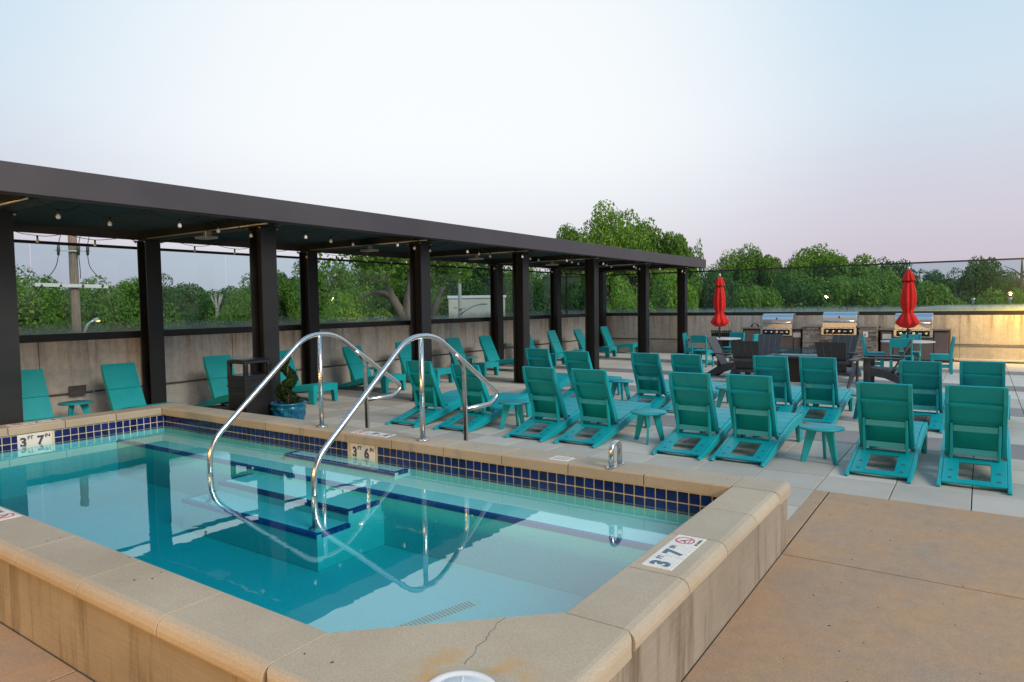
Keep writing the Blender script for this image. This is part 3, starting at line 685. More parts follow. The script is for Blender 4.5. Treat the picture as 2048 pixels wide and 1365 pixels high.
for i, px in enumerate(wpx):
    d = ray(px, 700-45*i/11); WY.append(d.y/d.x*-11.12)
    ex = {0: 'half hidden by the leftmost column', 1: 'left of the first rear column', 2: 'behind the black litter bin', 3: 'behind the spiral topiary'}.get(i, '')
    place(*lgs[(1, 0, 1, 1, 2, 1)[i % 6]], (-11.55+random.uniform(-.04, .02), WY[-1], 0), -PI/2+R(random.uniform(-2, 2)+(1, 0, -1, 2, 0, 1, -1, 1, 0, 1, 0, 1)[i]), f'teal lounger against the parapet, {ORD[i]} from the left' + (', ' + ex if ex else ''), 'sun lounger', 'loungers along the parapet')
# side tables
def make_side_table():
    r = empty('side_table')
    b = MB(); b.lathe([(.01, .362), (.222, .362), (.227, .368), (.227, .380), (.222, .386), (.01, .386)], 36); b.build('table_top', 'teal', r)
    for k in range(3):
        a = 2*PI*k/3+.5; d = Vector((math.cos(a), math.sin(a), 0)); t_ = Vector((-d.y, d.x, 0))
        p0, p1 = d*.19+Vector((0, 0, .0)), d*.10+Vector((0, 0, .361))
        v = [p0-t_*.012-d*.028, p0+t_*.012-d*.028, p0+t_*.012+d*.028, p0-t_*.012+d*.028, p1-t_*.012-d*.055, p1+t_*.012-d*.055, p1+t_*.012+d*.055, p1-t_*.012+d*.055]
        MB().add(v, [(0, 3, 2, 1), (4, 5, 6, 7), (0, 1, 5, 4), (1, 2, 6, 5), (2, 3, 7, 6), (3, 0, 4, 7)]).build('leg', 'teal', r, .003)
    return r
stb = make_side_table(); f2 = [True]
for x, y, a, lb in ((-1.40, 7.95, 60, 'teal round side table nearest the camera, rightmost in the front row'), (-3.43, 8.02, 20, 'teal round side table in the front row, second from the right'), (-5.42, 7.92, 80, 'teal round side table in the front row, right of the handrails'),
                    (-1.32, 11.0, 10, 'teal side table in the second row, rightmost and almost hidden by a lounger back'), (-3.29, 10.92, 50, 'teal side table in the second row, behind the front-row table by the grab bar'), (-5.24, 11.02, 35, 'teal side table in the second row, in front of the pergola columns'),
                    (-11.15, (WY[0]+WY[1])/2+.02, 40, 'teal side table between the two leftmost parapet loungers'), (-11.15, (WY[4]+WY[5])/2, 15, 'teal side table between the fifth and sixth parapet loungers'), (-11.15, (WY[6]+WY[7])/2, 70, 'teal side table between the seventh and eighth parapet loungers'),
                    (-11.15, (WY[8]+WY[9])/2, 0, 'teal side table between the ninth and tenth parapet loungers'), (-11.15, (WY[10]+WY[11])/2, 30, 'teal side table between the two farthest parapet loungers')):
    place(stb, f2, (x, y, 0), R(a), lb, 'side table', 'teal side tables')
# ---------------------------------------------------------------- handrails and grab bar
def handrail(x, label):
    r = empty('handrail', (x, 4.86, 0)); tag(r, label, 'handrail', 'pool handrails')
    def P(y, z): return (0, y-4.86, z)
    MB().tube(smooth_path([P(3.555, -.03), P(3.555, .50), P(4.69, 1.463), P(5.07, 1.463), P(6.11, .77), P(5.97, .675), P(5.525, .675)], .17, 7), .0245, 16).build('rail_tube', 'steel', r)
    MB().tube([P(4.86, HC+.012), P(4.86, 1.452)], .0245, 16).build('coping_post', 'steel', r)
    MB().tube(smooth_path([P(5.36, 1.262), P(5.51, 1.13), P(5.525, 0)], .16, 6), .0245, 16).build('deck_post', 'steel', r)
    b = MB(); b.lathe([(.026, 0), (.062, 0), (.062, .008), (.05, .016), (.026, .02)], 24, P(4.86, HC+.0005)); b.build('escutcheon', 'steel', r)
    b = MB(); b.lathe([(.026, 0), (.055, 0), (.055, .006), (.04, .012), (.026, .014)], 24, P(3.555, -.029)); b.build('step_flange', 'steel', r)
handrail(-4.389, 'polished steel pool handrail, the nearer one, right of the other'); handrail(-5.843, 'polished steel pool handrail, the farther one, left of the other')
gb = empty('grab_bar', (-2.36, 4.86, HC)); tag(gb, 'short polished steel inverted-U grab bar bolted to the far coping', 'grab bar')
MB().tube(smooth_path([(0, -.075, .008), (0, -.075, .185), (0, .075, .185), (0, .075, .008)], .075, 8), .021, 16).build('bar', 'steel', gb)
b = MB(); b.prism([(.036*math.cos(a)*1.0, .036*math.sin(a)+(.085 if math.sin(a) > 0 else -.085)) for a in [2*PI*i/20+.01 for i in range(20)]], 'z', .0005, .008); b.build('base_plate', 'steel', gb, .001)
for y in (-.02, .02): MB().lathe([(.002, .008), (.008, .008), (.007, .013), (.002, .014)], 8, (0, y, 0)).build('bolt', 'galv', gb)
# ---------------------------------------------------------------- litter bin
tb = empty('litter_bin', (-8.215, 5.62, 0), 0); tag(tb, 'tall black plastic litter bin with open hood beside a column', 'litter bin')
b = MB(); w = .205
b.add([(-w*.93, -w*.93, .01), (w*.93, -w*.93, .01), (w*.93, w*.93, .01), (-w*.93, w*.93, .01), (-w, -w, .70), (w, -w, .70), (w, w, .70), (-w, w, .70)], [(0, 3, 2, 1), (4, 5, 6, 7), (0, 1, 5, 4), (1, 2, 6, 5), (2, 3, 7, 6), (3, 0, 4, 7)])
b.build('bin_body', 'black_plastic', tb, .018, 3)
for z0, z1, ww in ((.69, .715, w+.008), (.80, .815, w+.006), (.84, .855, w+.002)):
    MB().box(-ww, ww, -ww, ww, z0, z1).build('hood_band', 'black_plastic', tb, .006, 2)
b = MB().box(-w, w, -w, w, .70, .85); b.build('hood_skirt', 'black_plastic', tb, .012, 2)
for sx in (-1, 1):
    for sy in (-1, 1): MB().box(*sorted((sx*(w-.055), sx*w)), *sorted((sy*(w-.055), sy*w)), .85, 1.015).build('hood_post', 'black_plastic', tb, .012, 2)
hd = MB(); hd.prism([(-w-.004, 1.01), (w+.004, 1.01), (w+.004, 1.035), (w-.03, 1.062), (w*.4, 1.07), (-w*.4, 1.07), (-w+.03, 1.062), (-w-.004, 1.035)], 'y', -w-.004, w+.004); hd.build('hood_roof', 'black_plastic', tb, .015, 3)
for s in (-1, 1):
    MB().box(-w*.78, w*.78, *sorted((s*(w+.001), s*(w-.02))), .08, .62).build('side_panel', 'black_plastic', tb, .01, 2)
# ---------------------------------------------------------------- spiral topiary
tp = empty('potted_topiary', (-7.86, 5.97, 0)); tag(tp, 'spiral clipped topiary in a blue glazed pot with diamond relief', 'potted plant')
n = 64; prf = [(.145, 0), (.165, .01)]+[(.165+.065*((k/22)**.8), .02+.40*k/22) for k in range(1, 23)]+[(.24, .425), (.245, .445), (.235, .455), (.215, .455), (.21, .40), (.02, .39)]
def diam(a, z):
    if z < .02 or z > .40: return 1
    u = a*8/(2*PI)*1.0; q = z/.095; return 1+.10*(abs(math.sin(PI*(u+q*.5)))*abs(math.sin(PI*(u-q*.5))))-.012
b = MB(); b.lathe(prf, 96, (0, 0, 0), diam); b.build('pot', 'glazed_pot', tp)
MB().lathe([(.01, .385), (.208, .385), (.208, .405), (.01, .41)], 24).build('potting_soil', 'soil', tp)
MB().tube([(0, 0, .39), (.01, 0, .7), (0, .005, 1.0)], .011, 8).build('stem', 'bark', tp)
def leaf_cloud(centers, radii, n, size, rs, flat=.6, aniso=1.0):
    """n leaf quads scattered round the given centres"""
    idx = rs.integers(0, len(centers), n); c = np.asarray(centers)[idx]; rad = np.asarray(radii)[idx]
    d = rs.normal(size=(n, 3)); d /= np.linalg.norm(d, axis=1)[:, None]
    r = rad*(.55+.45*rs.random(n)**.5); p = c+d*r[:, None]*np.array([1, 1, aniso])
    nrm = d*.9+rs.normal(size=(n, 3))*.55+np.array([0, 0, flat*.5]); nrm /= np.linalg.norm(nrm, axis=1)[:, None]
    a = np.cross(nrm, rs.normal(size=(n, 3))); a /= np.linalg.norm(a, axis=1)[:, None]; bb = np.cross(nrm, a)
    s = size*(.6+.8*rs.random(n)); a *= s[:, None]*.62; bb *= s[:, None]; cup = nrm*(s*.12)[:, None]
    v = np.stack([p-bb, p+a*.9-bb*.1-cup, p+bb, p-a*.9+bb*.1-cup], 1).reshape(-1, 3)
    return v
def quads_mesh(name, v, mat):
    me = bpy.data.meshes.new(name); nq = len(v)//4
    me.vertices.add(len(v)); me.vertices.foreach_set('co', v.astype(np.float32).ravel())
    me.loops.add(nq*4); me.loops.foreach_set('vertex_index', np.arange(nq*4, dtype=np.int32))
    me.polygons.add(nq); me.polygons.foreach_set('loop_start', np.arange(0, nq*4, 4, dtype=np.int32)); me.polygons.foreach_set('loop_total', np.full(nq, 4, dtype=np.int32))
    me.update(); me.validate(); me.materials.append(M[mat]); return me
th = np.linspace(0, 2*PI*1.7, 60); hz = np.linspace(.44, 1.06, 60)
cen = np.stack([.075*np.cos(th+1.2)*(1.15-.6*(hz-.44)/.62), .075*np.sin(th+1.2)*(1.15-.6*(hz-.44)/.62), hz], 1); rd = .105*(1.05-.55*(hz-.44)/.62)
link('clipped_foliage', quads_mesh('clipped_foliage', leaf_cloud(cen, rd, 5200, .017, rng), 'topiary_leaf'), None, tp)
# ---------------------------------------------------------------- charcoal lounge chairs round the fire table
def make_adirondack():
    r = empty('adirondack_chair')
    for s in (-1, 1):
        a, c = sorted((s*.30, s*.335))
        MB().prism([(.30, .24), (.0, .19), (-.25, .085), (-.36, 0), (-.50, 0), (-.40, .13), (-.2, .265), (0, .335), (.30, .375)], 'x', a, c).build('side_stringer', 'charcoal', r, .004)
        a, c = sorted((s*.336, s*.37)); MB().box(a, c, .25, .37, 0, .565).build('front_leg', 'charcoal', r, .004)
        a, c = sorted((s*.285, s*.43)); MB().prism([(a, -.30), (c, -.30), (c, .44), (a, .44)], 'z', .566, .592).build('armrest', 'charcoal', r, .005)
    ys = np.linspace(.33, -.10, 7)
    for y0, y1 in zip(ys, ys[1:]):
        za, zc = np.interp([y0, y1], [-.2, 0, .33], [.27, .34, .385]); MB().beam((0, y0-.004, za), (0, y1+.004, zc), .598, .022).build('seat_slat', 'charcoal', r, .003)
    for k in range(4):
        v = []
        for z, y, hw in ((.27, -.10, .235), (.94, -.44, .29)):
            xa, xb = -hw+hw*.5*k+.003, -hw+hw*.5*(k+1)-.003
            v += [(xa, y-.012, z), (xb, y-.012, z), (xb, y+.012, z), (xa, y+.012, z)]
        MB().add(v, [(0, 3, 2, 1), (4, 5, 6, 7), (0, 1, 5, 4), (1, 2, 6, 5), (2, 3, 7, 6), (3, 0, 4, 7)]).build('back_slat', 'charcoal', r, .003)
    for z, y in ((.545, -.275), (.31, -.155)): MB().box(-.31, .31, y-.03, y, z-.045, z+.02).build('back_brace', 'charcoal', r, .004)
    MB().box(-.30, .30, .262, .298, .245, .36).build('front_apron', 'charcoal', r, .004)
    return r
adi = make_adirondack(); f3 = [True]
for x, y, a, lb in ((-4.75, 15.75, -92, 'charcoal slatted armchair left of the fire table, in profile facing right'), (-4.03, 14.70, 4, 'charcoal slatted armchair with its back to the camera, left one of two'), (-2.38, 14.85, -2, 'charcoal slatted armchair with its back to the camera, right one of two'),
                    (-4.20, 16.85, 182, 'charcoal slatted armchair facing the camera before the left grill'), (-2.62, 16.95, 172, 'charcoal slatted armchair facing the camera before the stone-clad grill counter'), (-1.55, 15.62, 90, 'charcoal slatted armchair right of the fire table, in profile facing left')):
    place(adi, f3, (x, y, 0), R(a), lb, 'armchair', 'armchairs round the fire table')
ft = empty('fire_table', (-3.25, 15.8, 0)); tag(ft, 'black fire table with a glass wind guard among the charcoal armchairs', 'fire table')
MB().box(-.48, .48, -.30, .30, 0, .52).build('base_box', 'black_steel', ft, .008); MB().box(-.62, .62, -.42, .42, .5205, .565).build('table_slab', 'charcoal', ft, .006)
MB().box(-.40, .40, -.16, .16, .5655, .575).build('burner_tray', 'galv', ft, .003)
for x0, x1, y0, y1 in ((-.45, .45, -.215, -.207), (-.45, .45, .207, .215), (-.458, -.4505, -.215, .215), (.4505, .458, -.215, .215)): MB().box(x0, x1, y0, y1, .5655, .72).build('wind_guard', 'clear_glass', ft)
# ---------------------------------------------------------------- dining sets
def make_dining_chair():
    r = empty('dining_chair')
    for s in (-1, 1):
        a, c = sorted((s*.195, s*.228))
        MB().prism([(-.235, 0), (-.175, 0), (-.165, .44), (-.225, .86), (-.275, .86), (-.225, .44)], 'x', a, c).build('rear_leg', 'teal', r, .004)
        MB().prism([(.15, 0), (.205, 0), (.215, .425), (.13, .425)], 'x', a, c).build('front_leg', 'teal', r, .004)
        MB().box(a, c, -.163, .128, .33, .424).build('side_apron', 'teal', r, .003); MB().box(*sorted((s*.199, s*.224)), -.18, .148, .14, .19).build('stretcher', 'teal', r, .003)
    MB().box(-.19, .19, -.03, .0, .14, .19).build('stretcher', 'teal', r, .003)
    MB().box(-.228, .228, -.16, .235, .4255, .452).build('seat', 'teal', r, .006)
    MB().beam((0, -.215, .66), (0, -.248, .865), .385, .026, (0, 1, 0)).build('back_panel', 'teal', r, .004); MB().box(-.19, .19, .165, .195, .33, .424).build('front_apron', 'teal', r, .003)
    return r
dch = make_dining_chair(); f4 = [True]
for x, y, a, lb in ((-6.80, 19.12, -80, 'teal dining chair at the left umbrella table, beside the end column'), (-6.20, 18.16, -8, 'teal dining chair at the left umbrella table, back to the camera'), (-5.86, 19.72, 165, 'teal dining chair at the left umbrella table, on its far side'), (-5.22, 18.95, 85, 'teal dining chair at the left umbrella table, before the left grill'),
                    (-2.16, 19.03, -86, 'teal dining chair at the right umbrella table, left side by the stone counter'), (-1.48, 18.00, 1, 'teal dining chair at the right umbrella table, back to the camera'), (-1.44, 19.62, 180, 'teal dining chair at the right umbrella table, on its far side'), (-.75, 18.93, 94, 'teal dining chair at the right umbrella table, in profile at the lamplit end')):
    place(dch, f4, (x, y, 0), R(a), lb, 'dining chair', 'teal dining chairs')
def make_dining_table():
    r = empty('dining_table')
    MB().lathe([(.03, .715), (.56, .715), (.575, .722), (.575, .738), (.565, .745), (.03, .745)], 48).build('table_top', 'table_grey', r)
    MB().box(-.05, .05, -.05, .05, .03, .714).build('pedestal', 'charcoal', r, .004)
    for a in (0, PI/2): MB().beam((-.38*math.cos(a), -.38*math.sin(a), .022), (.38*math.cos(a), .38*math.sin(a), .022), .09, .04).build('foot_bar', 'charcoal', r, .004)
    return r
dt = make_dining_table(); f5 = [True]
TBL = ((-5.98, 18.92, 'grey round dining table under the left red umbrella'), (-1.435, 18.9, 'grey round dining table under the right red umbrella'))
for x, y, lb in TBL: place(dt, f5, (x, y, 0), R(45), lb, 'table', 'round dining tables')
def make_umbrella():
    r = empty('closed_umbrella')
    MB().tube([(0, 0, .746), (0, 0, 2.46)], .019, 12).build('pole', 'charcoal', r)
    def fold(a, z): return .86+.34*abs(math.cos(4*a+z*.9+.25*math.sin(5*z)))**1.5+.06*math.cos(3*a+z*5)
    c = MB(); c.lathe([(.03, 2.20), (.055, 2.205), (.10, 2.12), (.135, 1.9), (.145, 1.7), (.125, 1.54), (.085, 1.45), (.10, 1.42), (.17, 1.30), (.215, 1.20), (.20, 1.15), (.12, 1.08), (.06, 1.06), (.03, 1.10)][::-1], 64, (0, 0, 0), fold); cn = c.build('canopy', 'red_canvas', r)
    v = MB(); v.lathe([(.03, 2.44), (.05, 2.43), (.085, 2.33), (.13, 2.20), (.125, 2.19), (.06, 2.22)][::-1], 64, (0, 0, 0), fold); v.build('vent_flap', 'red_canvas', cn)
    s = MB(); s.lathe([(.08, 1.435), (.097, 1.44), (.097, 1.465), (.08, 1.47)], 32, (0, 0, 0), fold); s.build('tie_strap', 'red_canvas', cn)
    MB().lathe([(.012, 2.44), (.035, 2.45), (.035, 2.50), (.02, 2.53), (.004, 2.54)], 12).build('finial', 'galv', r)
    MB().box(-.03, .03, -.055, .02, .93, 1.03).build('crank_housing', 'charcoal', r, .008); MB().tube([(0, -.055, .98), (.05, -.09, .96), (.05, -.13, .93)], .006, 6).build('crank_handle', 'galv', r)
    return r
um = make_umbrella(); f6 = [True]
place(um, f6, (-5.98, 18.92, 0), .3, 'closed red market umbrella standing through the left dining table', 'umbrella', 'red umbrellas'); place(um, f6, (-1.435, 18.9, 0), 1.1, 'closed red market umbrella standing through the right dining table', 'umbrella', 'red umbrellas')
# ---------------------------------------------------------------- grill counters
def island(x0, x1, y0, ztop, label, stone):
    r = empty('grill_counter', ((x0+x1)/2, y0, 0)); tag(r, label, 'grill counter', 'grill counters'); cx = (x0+x1)/2; w = (x1-x0)/2; d = 22.96-y0
    MB().box(-w+.04, w-.04, .05, d, 0, ztop-.045).build('counter_body', 'island_frame', r)
    gx = GRX[label]-cx
    for a, c in ((-w, gx-.47), (gx+.47, w)): MB().box(a, c, -.03, d, ztop-.044, ztop).build('counter_top', 'granite', r, .008, 2)
    if stone:
        un = UNIT; z = .0
        while z < ztop-.07:
            hh = random.uniform(.045, .075); hh = min(hh, ztop-.046-z); x = -w+.01
            while x < w-.03:
                ww = min(random.uniform(.12, .38), w-.01-x)
                if not (z > ztop-.30 and gx-.50 < x+ww/2 < gx+.50):
                    pr = random.uniform(.0, .028); s = link('ledger_stone', un, None, r, (x+ww/2, .02-pr/2, z+hh/2)); s.scale = (ww-.006, .06+pr, hh-.005)
                x += ww
            z += hh
        for sx in (-1, 1):
            z = 0
            while z < ztop-.07:
                hh = min(random.uniform(.045, .075), ztop-.046-z); y = .06
                while y < d-.05:
                    ww = min(random.uniform(.15, .35), d-.02-y); s = link('ledger_stone', un, None, r, (sx*(w-.025), y+ww/2, z+hh/2)); s.scale = (.05+random.uniform(0, .02), ww-.006, hh-.005); y += ww
                z += hh
        p = MB().box(gx+.64, gx+.76, -.045, -.012, .68, .84).build('switch_plate', 'white_plastic', r, .003); MB().box(gx+.685, gx+.715, -.058, -.0452, .73, .79).build('switch_button', 'ink_red', p)
        MB().box(gx-.30, gx+.30, -.04, -.012, .40, .62).build('access_door', 'door_brown', r, .006)
    else:
        for a, c in ((-w+.07, gx-.50), (gx-.48, gx-.01), (gx+.01, gx+.48), (gx+.50, w-.07)):
            if c-a < .15: continue
            zt = ztop-.09 if (c < gx-.47 or a > gx+.47) else ztop-.26
            dd = MB().box(a, c, .018, .049, .07, zt).build('cabinet_door', 'door_brown', r, .005)
            if c-a < .5 and a > gx+.4 and 'left' in label or (c < gx-.4 and 'right' in label): MB().box((a+c)/2-.11, (a+c)/2+.11, .012, .0175, zt-.20, zt-.06).build('notice_sheet', 'marker_plate', dd)
    return r
UNIT = MB().box(-.5, .5, -.5, .5, -.5, .5).mesh('ledger_stone'); UNIT.materials.append(M['ledger'])
LL, LM_, LR = 'low grill counter with brown doors, the left one of three', 'taller grill counter clad in stacked stone, the middle one', 'low grill counter with brown doors, the right one of three by the lamplit wall'
GRX = {LL: -5.18, LM_: -3.40, LR: -1.54}
island(-6.25, -4.43, 21.95, .935, LL, False); island(-4.40, -2.41, 21.80, 1.0, LM_, True); island(-2.39, -.64, 21.95, .925, LR, False)
def make_grill():
    r = empty('gas_grill')
    MB().box(-.455, .455, -.02, .60, .0, .15).build('grill_body', 'grill_steel', r, .006)
    MB().box(-.47, .47, -.10, .0, -.21, .0).build('control_panel', 'grill_steel', r, .008)
    cp = MB().box(-.40, .40, -.108, -.1005, -.185, -.025).build('control_fascia', 'dark_glass', r, .003)
    for x in (-.30, -.14, .02, .32): MB().tube([(x, -.108, -.10), (x, -.122, -.10), (x, -.140, -.10)], [.036, .034, .028], 20).build('knob', 'steel', r)
    MB().box(.13, .21, -.1105, -.1082, -.115, -.09).build('name_plate', 'white_plastic', r)
    h = MB(); h.prism([(.01, .152), (-.005, .20), (.005, .28), (.04, .36), (.11, .425), (.22, .455), (.42, .455), (.52, .42), (.56, .30), (.56, .152)], 'x', -.455, .455); hd = h.build('hood', 'grill_steel', r, .012, 2)
    MB().tube([(-.40, -.045, .19), (.40, -.045, .19)], .017, 12).build('hood_handle', 'steel', hd)
    for x in (-.38, .38): MB().box(x-.012, x+.012, -.04, .01, .18, .20).build('handle_bracket', 'grill_steel', hd)
    b = MB(); b.tube([(0, .022, .315), (0, -.005, .305)], .042, 20); b.build('thermometer', 'steel', hd); MB().tube([(0, -.006, .305), (0, -.010, .303)], .026, 16).build('dial_face', 'thermo_face', hd)
    return r
gr = make_grill(); f7 = [True]
place(gr, f7, (-5.18, 22.0, .90), 0, 'stainless gas grill set in the left counter', 'grill', 'built-in grills'); place(gr, f7, (-3.40, 21.85, .95), 0, 'stainless gas grill set in the stone-clad middle counter', 'grill', 'built-in grills'); place(gr, f7, (-1.54, 22.0, .90), 0, 'stainless gas grill in the right counter, behind the right umbrella', 'grill', 'built-in grills')
ct = empty('slatted_cart', (-6.95, 22.35, 0)); tag(ct, 'black slatted bin cart with a grey handle by the far wall', 'cart')
for k in range(11): MB().box(-.30+.06*k-.015, -.30+.06*k+.015, -.22, -.20, .06, .78).build('slat', 'black_steel', ct)
MB().box(-.33, .33, -.199, .22, .04, .74).build('cart_body', 'black_plastic', ct, .01); MB().box(-.33, .33, -.225, -.198, .78, .82).build('top_rail', 'black_steel', ct)
MB().tube(smooth_path([(-.22, -.21, .80), (-.22, -.21, 1.04), (.28, -.21, 1.04), (.28, -.21, .80)], .03), .012, 8).build('cart_handle', 'galv', ct)
rk = empty('wire_rack', (-5.90, 22.15, .936)); tag(rk, 'small black folded wire rack on the left grill counter', 'rack')
for k in range(5): MB().tube(smooth_path([(-.10, .03*k, .005), (-.08, .03*k+.01, .10), (.05, .03*k, .12), (.12, .03*k, .005)], .05), .006, 6).build('wire', 'black_steel', rk)
# ---------------------------------------------------------------- lamps the place has (their fixtures stand just out of the picture)
bf = MB().box(-13, 6, -6.5, -6.2, -.3, 13).build('sky_blocking_facade', 'facade'); tag(bf, 'plain grey building wall behind the pool terrace, unseen, made tall to block sky light', 'building')  # unseen inferred wall, height added to keep sky light off camera-facing sides
def lamp(name, loc, aim, power, size, label, col=(1, .58, .19)):
    r = empty(name, loc); tag(r, label, 'lamp', 'warm wall lamps')
    a = Vector(aim).normalized(); q = a.to_track_quat('Z', 'Y')
    b = MB(); b.lathe([(.03, -.12), (.09, -.12), (.12, 0.0), (.125, .01), (.11, .012), (.08, -.08), (.03, -.09)], 20); o = b.build('lamp_shade', 'black_steel', r); o.rotation_euler = q.to_euler()
    b = MB(); b.lathe([(.01, -.03), (.07, -.03), (.07, -.02), (.01, -.018)], 16); o = b.build('lamp_lens', 'lamp_glow', r); o.rotation_euler = q.to_euler()
    MB().tube([(0, 0, 0), Vector((0, 0, 0))-a*.14, Vector((0, 0, 0))-a*.22], .03, 10).build('bracket', 'black_steel', r)
    l = bpy.data.lights.new('lamp_light', 'AREA'); l.shape = 'DISK'; l.size = size; l.energy = power; l.specular_factor = 0; l.color = col; lo = bpy.data.objects.new('lamp_light', l); COL.objects.link(lo); lo.parent = r
    lo.location = a*.03; lo.rotation_euler = (-a).to_track_quat('Z', 'Y').to_euler()
WARM = 130
lamp('wall_lamp', (-9.0, -5.97, 2.0), (0, 1, -.08), WARM, .2, 'warm wall lamp on the building behind the camera, left of three')
lamp('wall_lamp', (-4.0, -5.97, 2.0), (0, 1, -.08), WARM, .2, 'warm wall lamp on the building behind the camera, middle of three')
lamp('wall_lamp', (1.5, -5.97, 2.0), (0, 1, -.08), WARM, .2, 'warm wall lamp on the building behind the camera, right of three')
lamp('wall_lamp', (1.75, 22.1, 2.15), (-.62, .55, -.42), 85, .2, 'amber lamp over the parapet right of the grill counters', (1, .56, .07))
b = MB(); b.tube([(2.06, 23.0, 0), (2.06, 23.0, 2.25), (1.9, 22.35, 2.25)], .03, 10); lp = b.build('lamp_post', 'black_steel'); tag(lp, 'thin black lamp post by the parapet right of the grill counters', 'lamp post')
# ---------------------------------------------------------------- trees beyond the parapet
def crown(seed, K, n, leaf, rad=(.36, .36, .33), zc=.62, cl=(.10, .15)):
    rs = np.random.default_rng(seed); c = []
    while len(c) < K:
        p = rs.uniform(-1, 1, 3); d = np.linalg.norm(p)
        if .35 < d < 1: c.append(p*np.array(rad)*(1.0 if rs.random() < .8 else 1.12)+[0, 0, zc])
    r = rs.uniform(*cl, K); idx = None
    return np.array(c), leaf_cloud(c, r, n, leaf, rs)
def limb_mesh(cen, seed, th=.022):
    rs = random.Random(seed); b = MB(); b.tube([(0, 0, -.02), (.004, .002, .2), (.0, .006, .42), (.01, 0, .62)], [th, th*.8, th*.62, th*.25], 9)
    for p in cen[:14]:
        h = rs.uniform(.22, .5); m_ = Vector((p[0]*.45, p[1]*.45, h+(p[2]-h)*.55)); b.tube([(0, 0, h), m_, tuple(p)], [th*.45, th*.3, th*.08], 6)
    return b
CR = {}
for kind, mat in (('mid', 'leaf_mid'), ('dark', 'leaf_dark'), ('lime', 'leaf_lime')):
    CR[kind] = []
    for s in range(3):
        c, v = crown(40+s*7+len(mat), (60, 80, 46)[s], 30000, (.012, .0105, .0135)[s], ((.36, .36, .33), (.33, .33, .37), (.40, .40, .30))[s], (.62, .60, .66)[s], ((.09, .15), (.06, .13), (.08, .17))[s]); me = quads_mesh('crown', v, mat); tm_ = limb_mesh(c, s).mesh('trunk'); tm_.materials.append(M['bark']); CR[kind].append((me, tm_))
c, v = crown(5, 30, 2600, .012, (.3, .3, .36), .6, (.05, .09)); CR['sparse'] = [(quads_mesh('crown', v, 'leaf_mid'), limb_mesh(c, 9, .014).mesh('trunk'))]; CR['sparse'][0][1].materials.append(M['bark'])
c, v = crown(6, 40, 5200, .010, (.36, .36, .36), .55, (.08, .12)); CR['dry'] = [(quads_mesh('crown', v, 'leaf_dry'), limb_mesh(c, 9, .016).mesh('trunk'))]; CR['dry'][0][1].materials.append(M['pale_bark'])
GZ = -6.5; tcount = {}
DESC = {'mid': 'mid-green leafy tree', 'dark': 'dark green dense tree', 'lime': 'bright yellow-green bushy tree', 'sparse': 'thin sparse-leaved tree', 'dry': 'brown dry-leaved tree'}
def tree(px, ty, wpx, dist, kind, where, group='trees beyond the parapet'):
    p = at(px, ty, dist); H = p.z-GZ; i = tcount.get(kind, 0); tcount[kind] = i+1
    cm, tm_ = CR[kind][i % len(CR[kind])]
    o = empty('tree', (p.x, p.y, GZ), random.uniform(0, 2*PI)); d3 = (p-Vector((0, 0, EYE))).length
    wm = wpx/FPX*dist/max(.5, (ray(px, 640)).normalized().dot(CF)); sx = wm/.82
    o.scale = (sx, sx, H/1.0); tag(o, f'{DESC[kind]} {where}', 'tree', group)
    link('crown', cm, None, o); link('trunk', tm_, None, o)
    return o
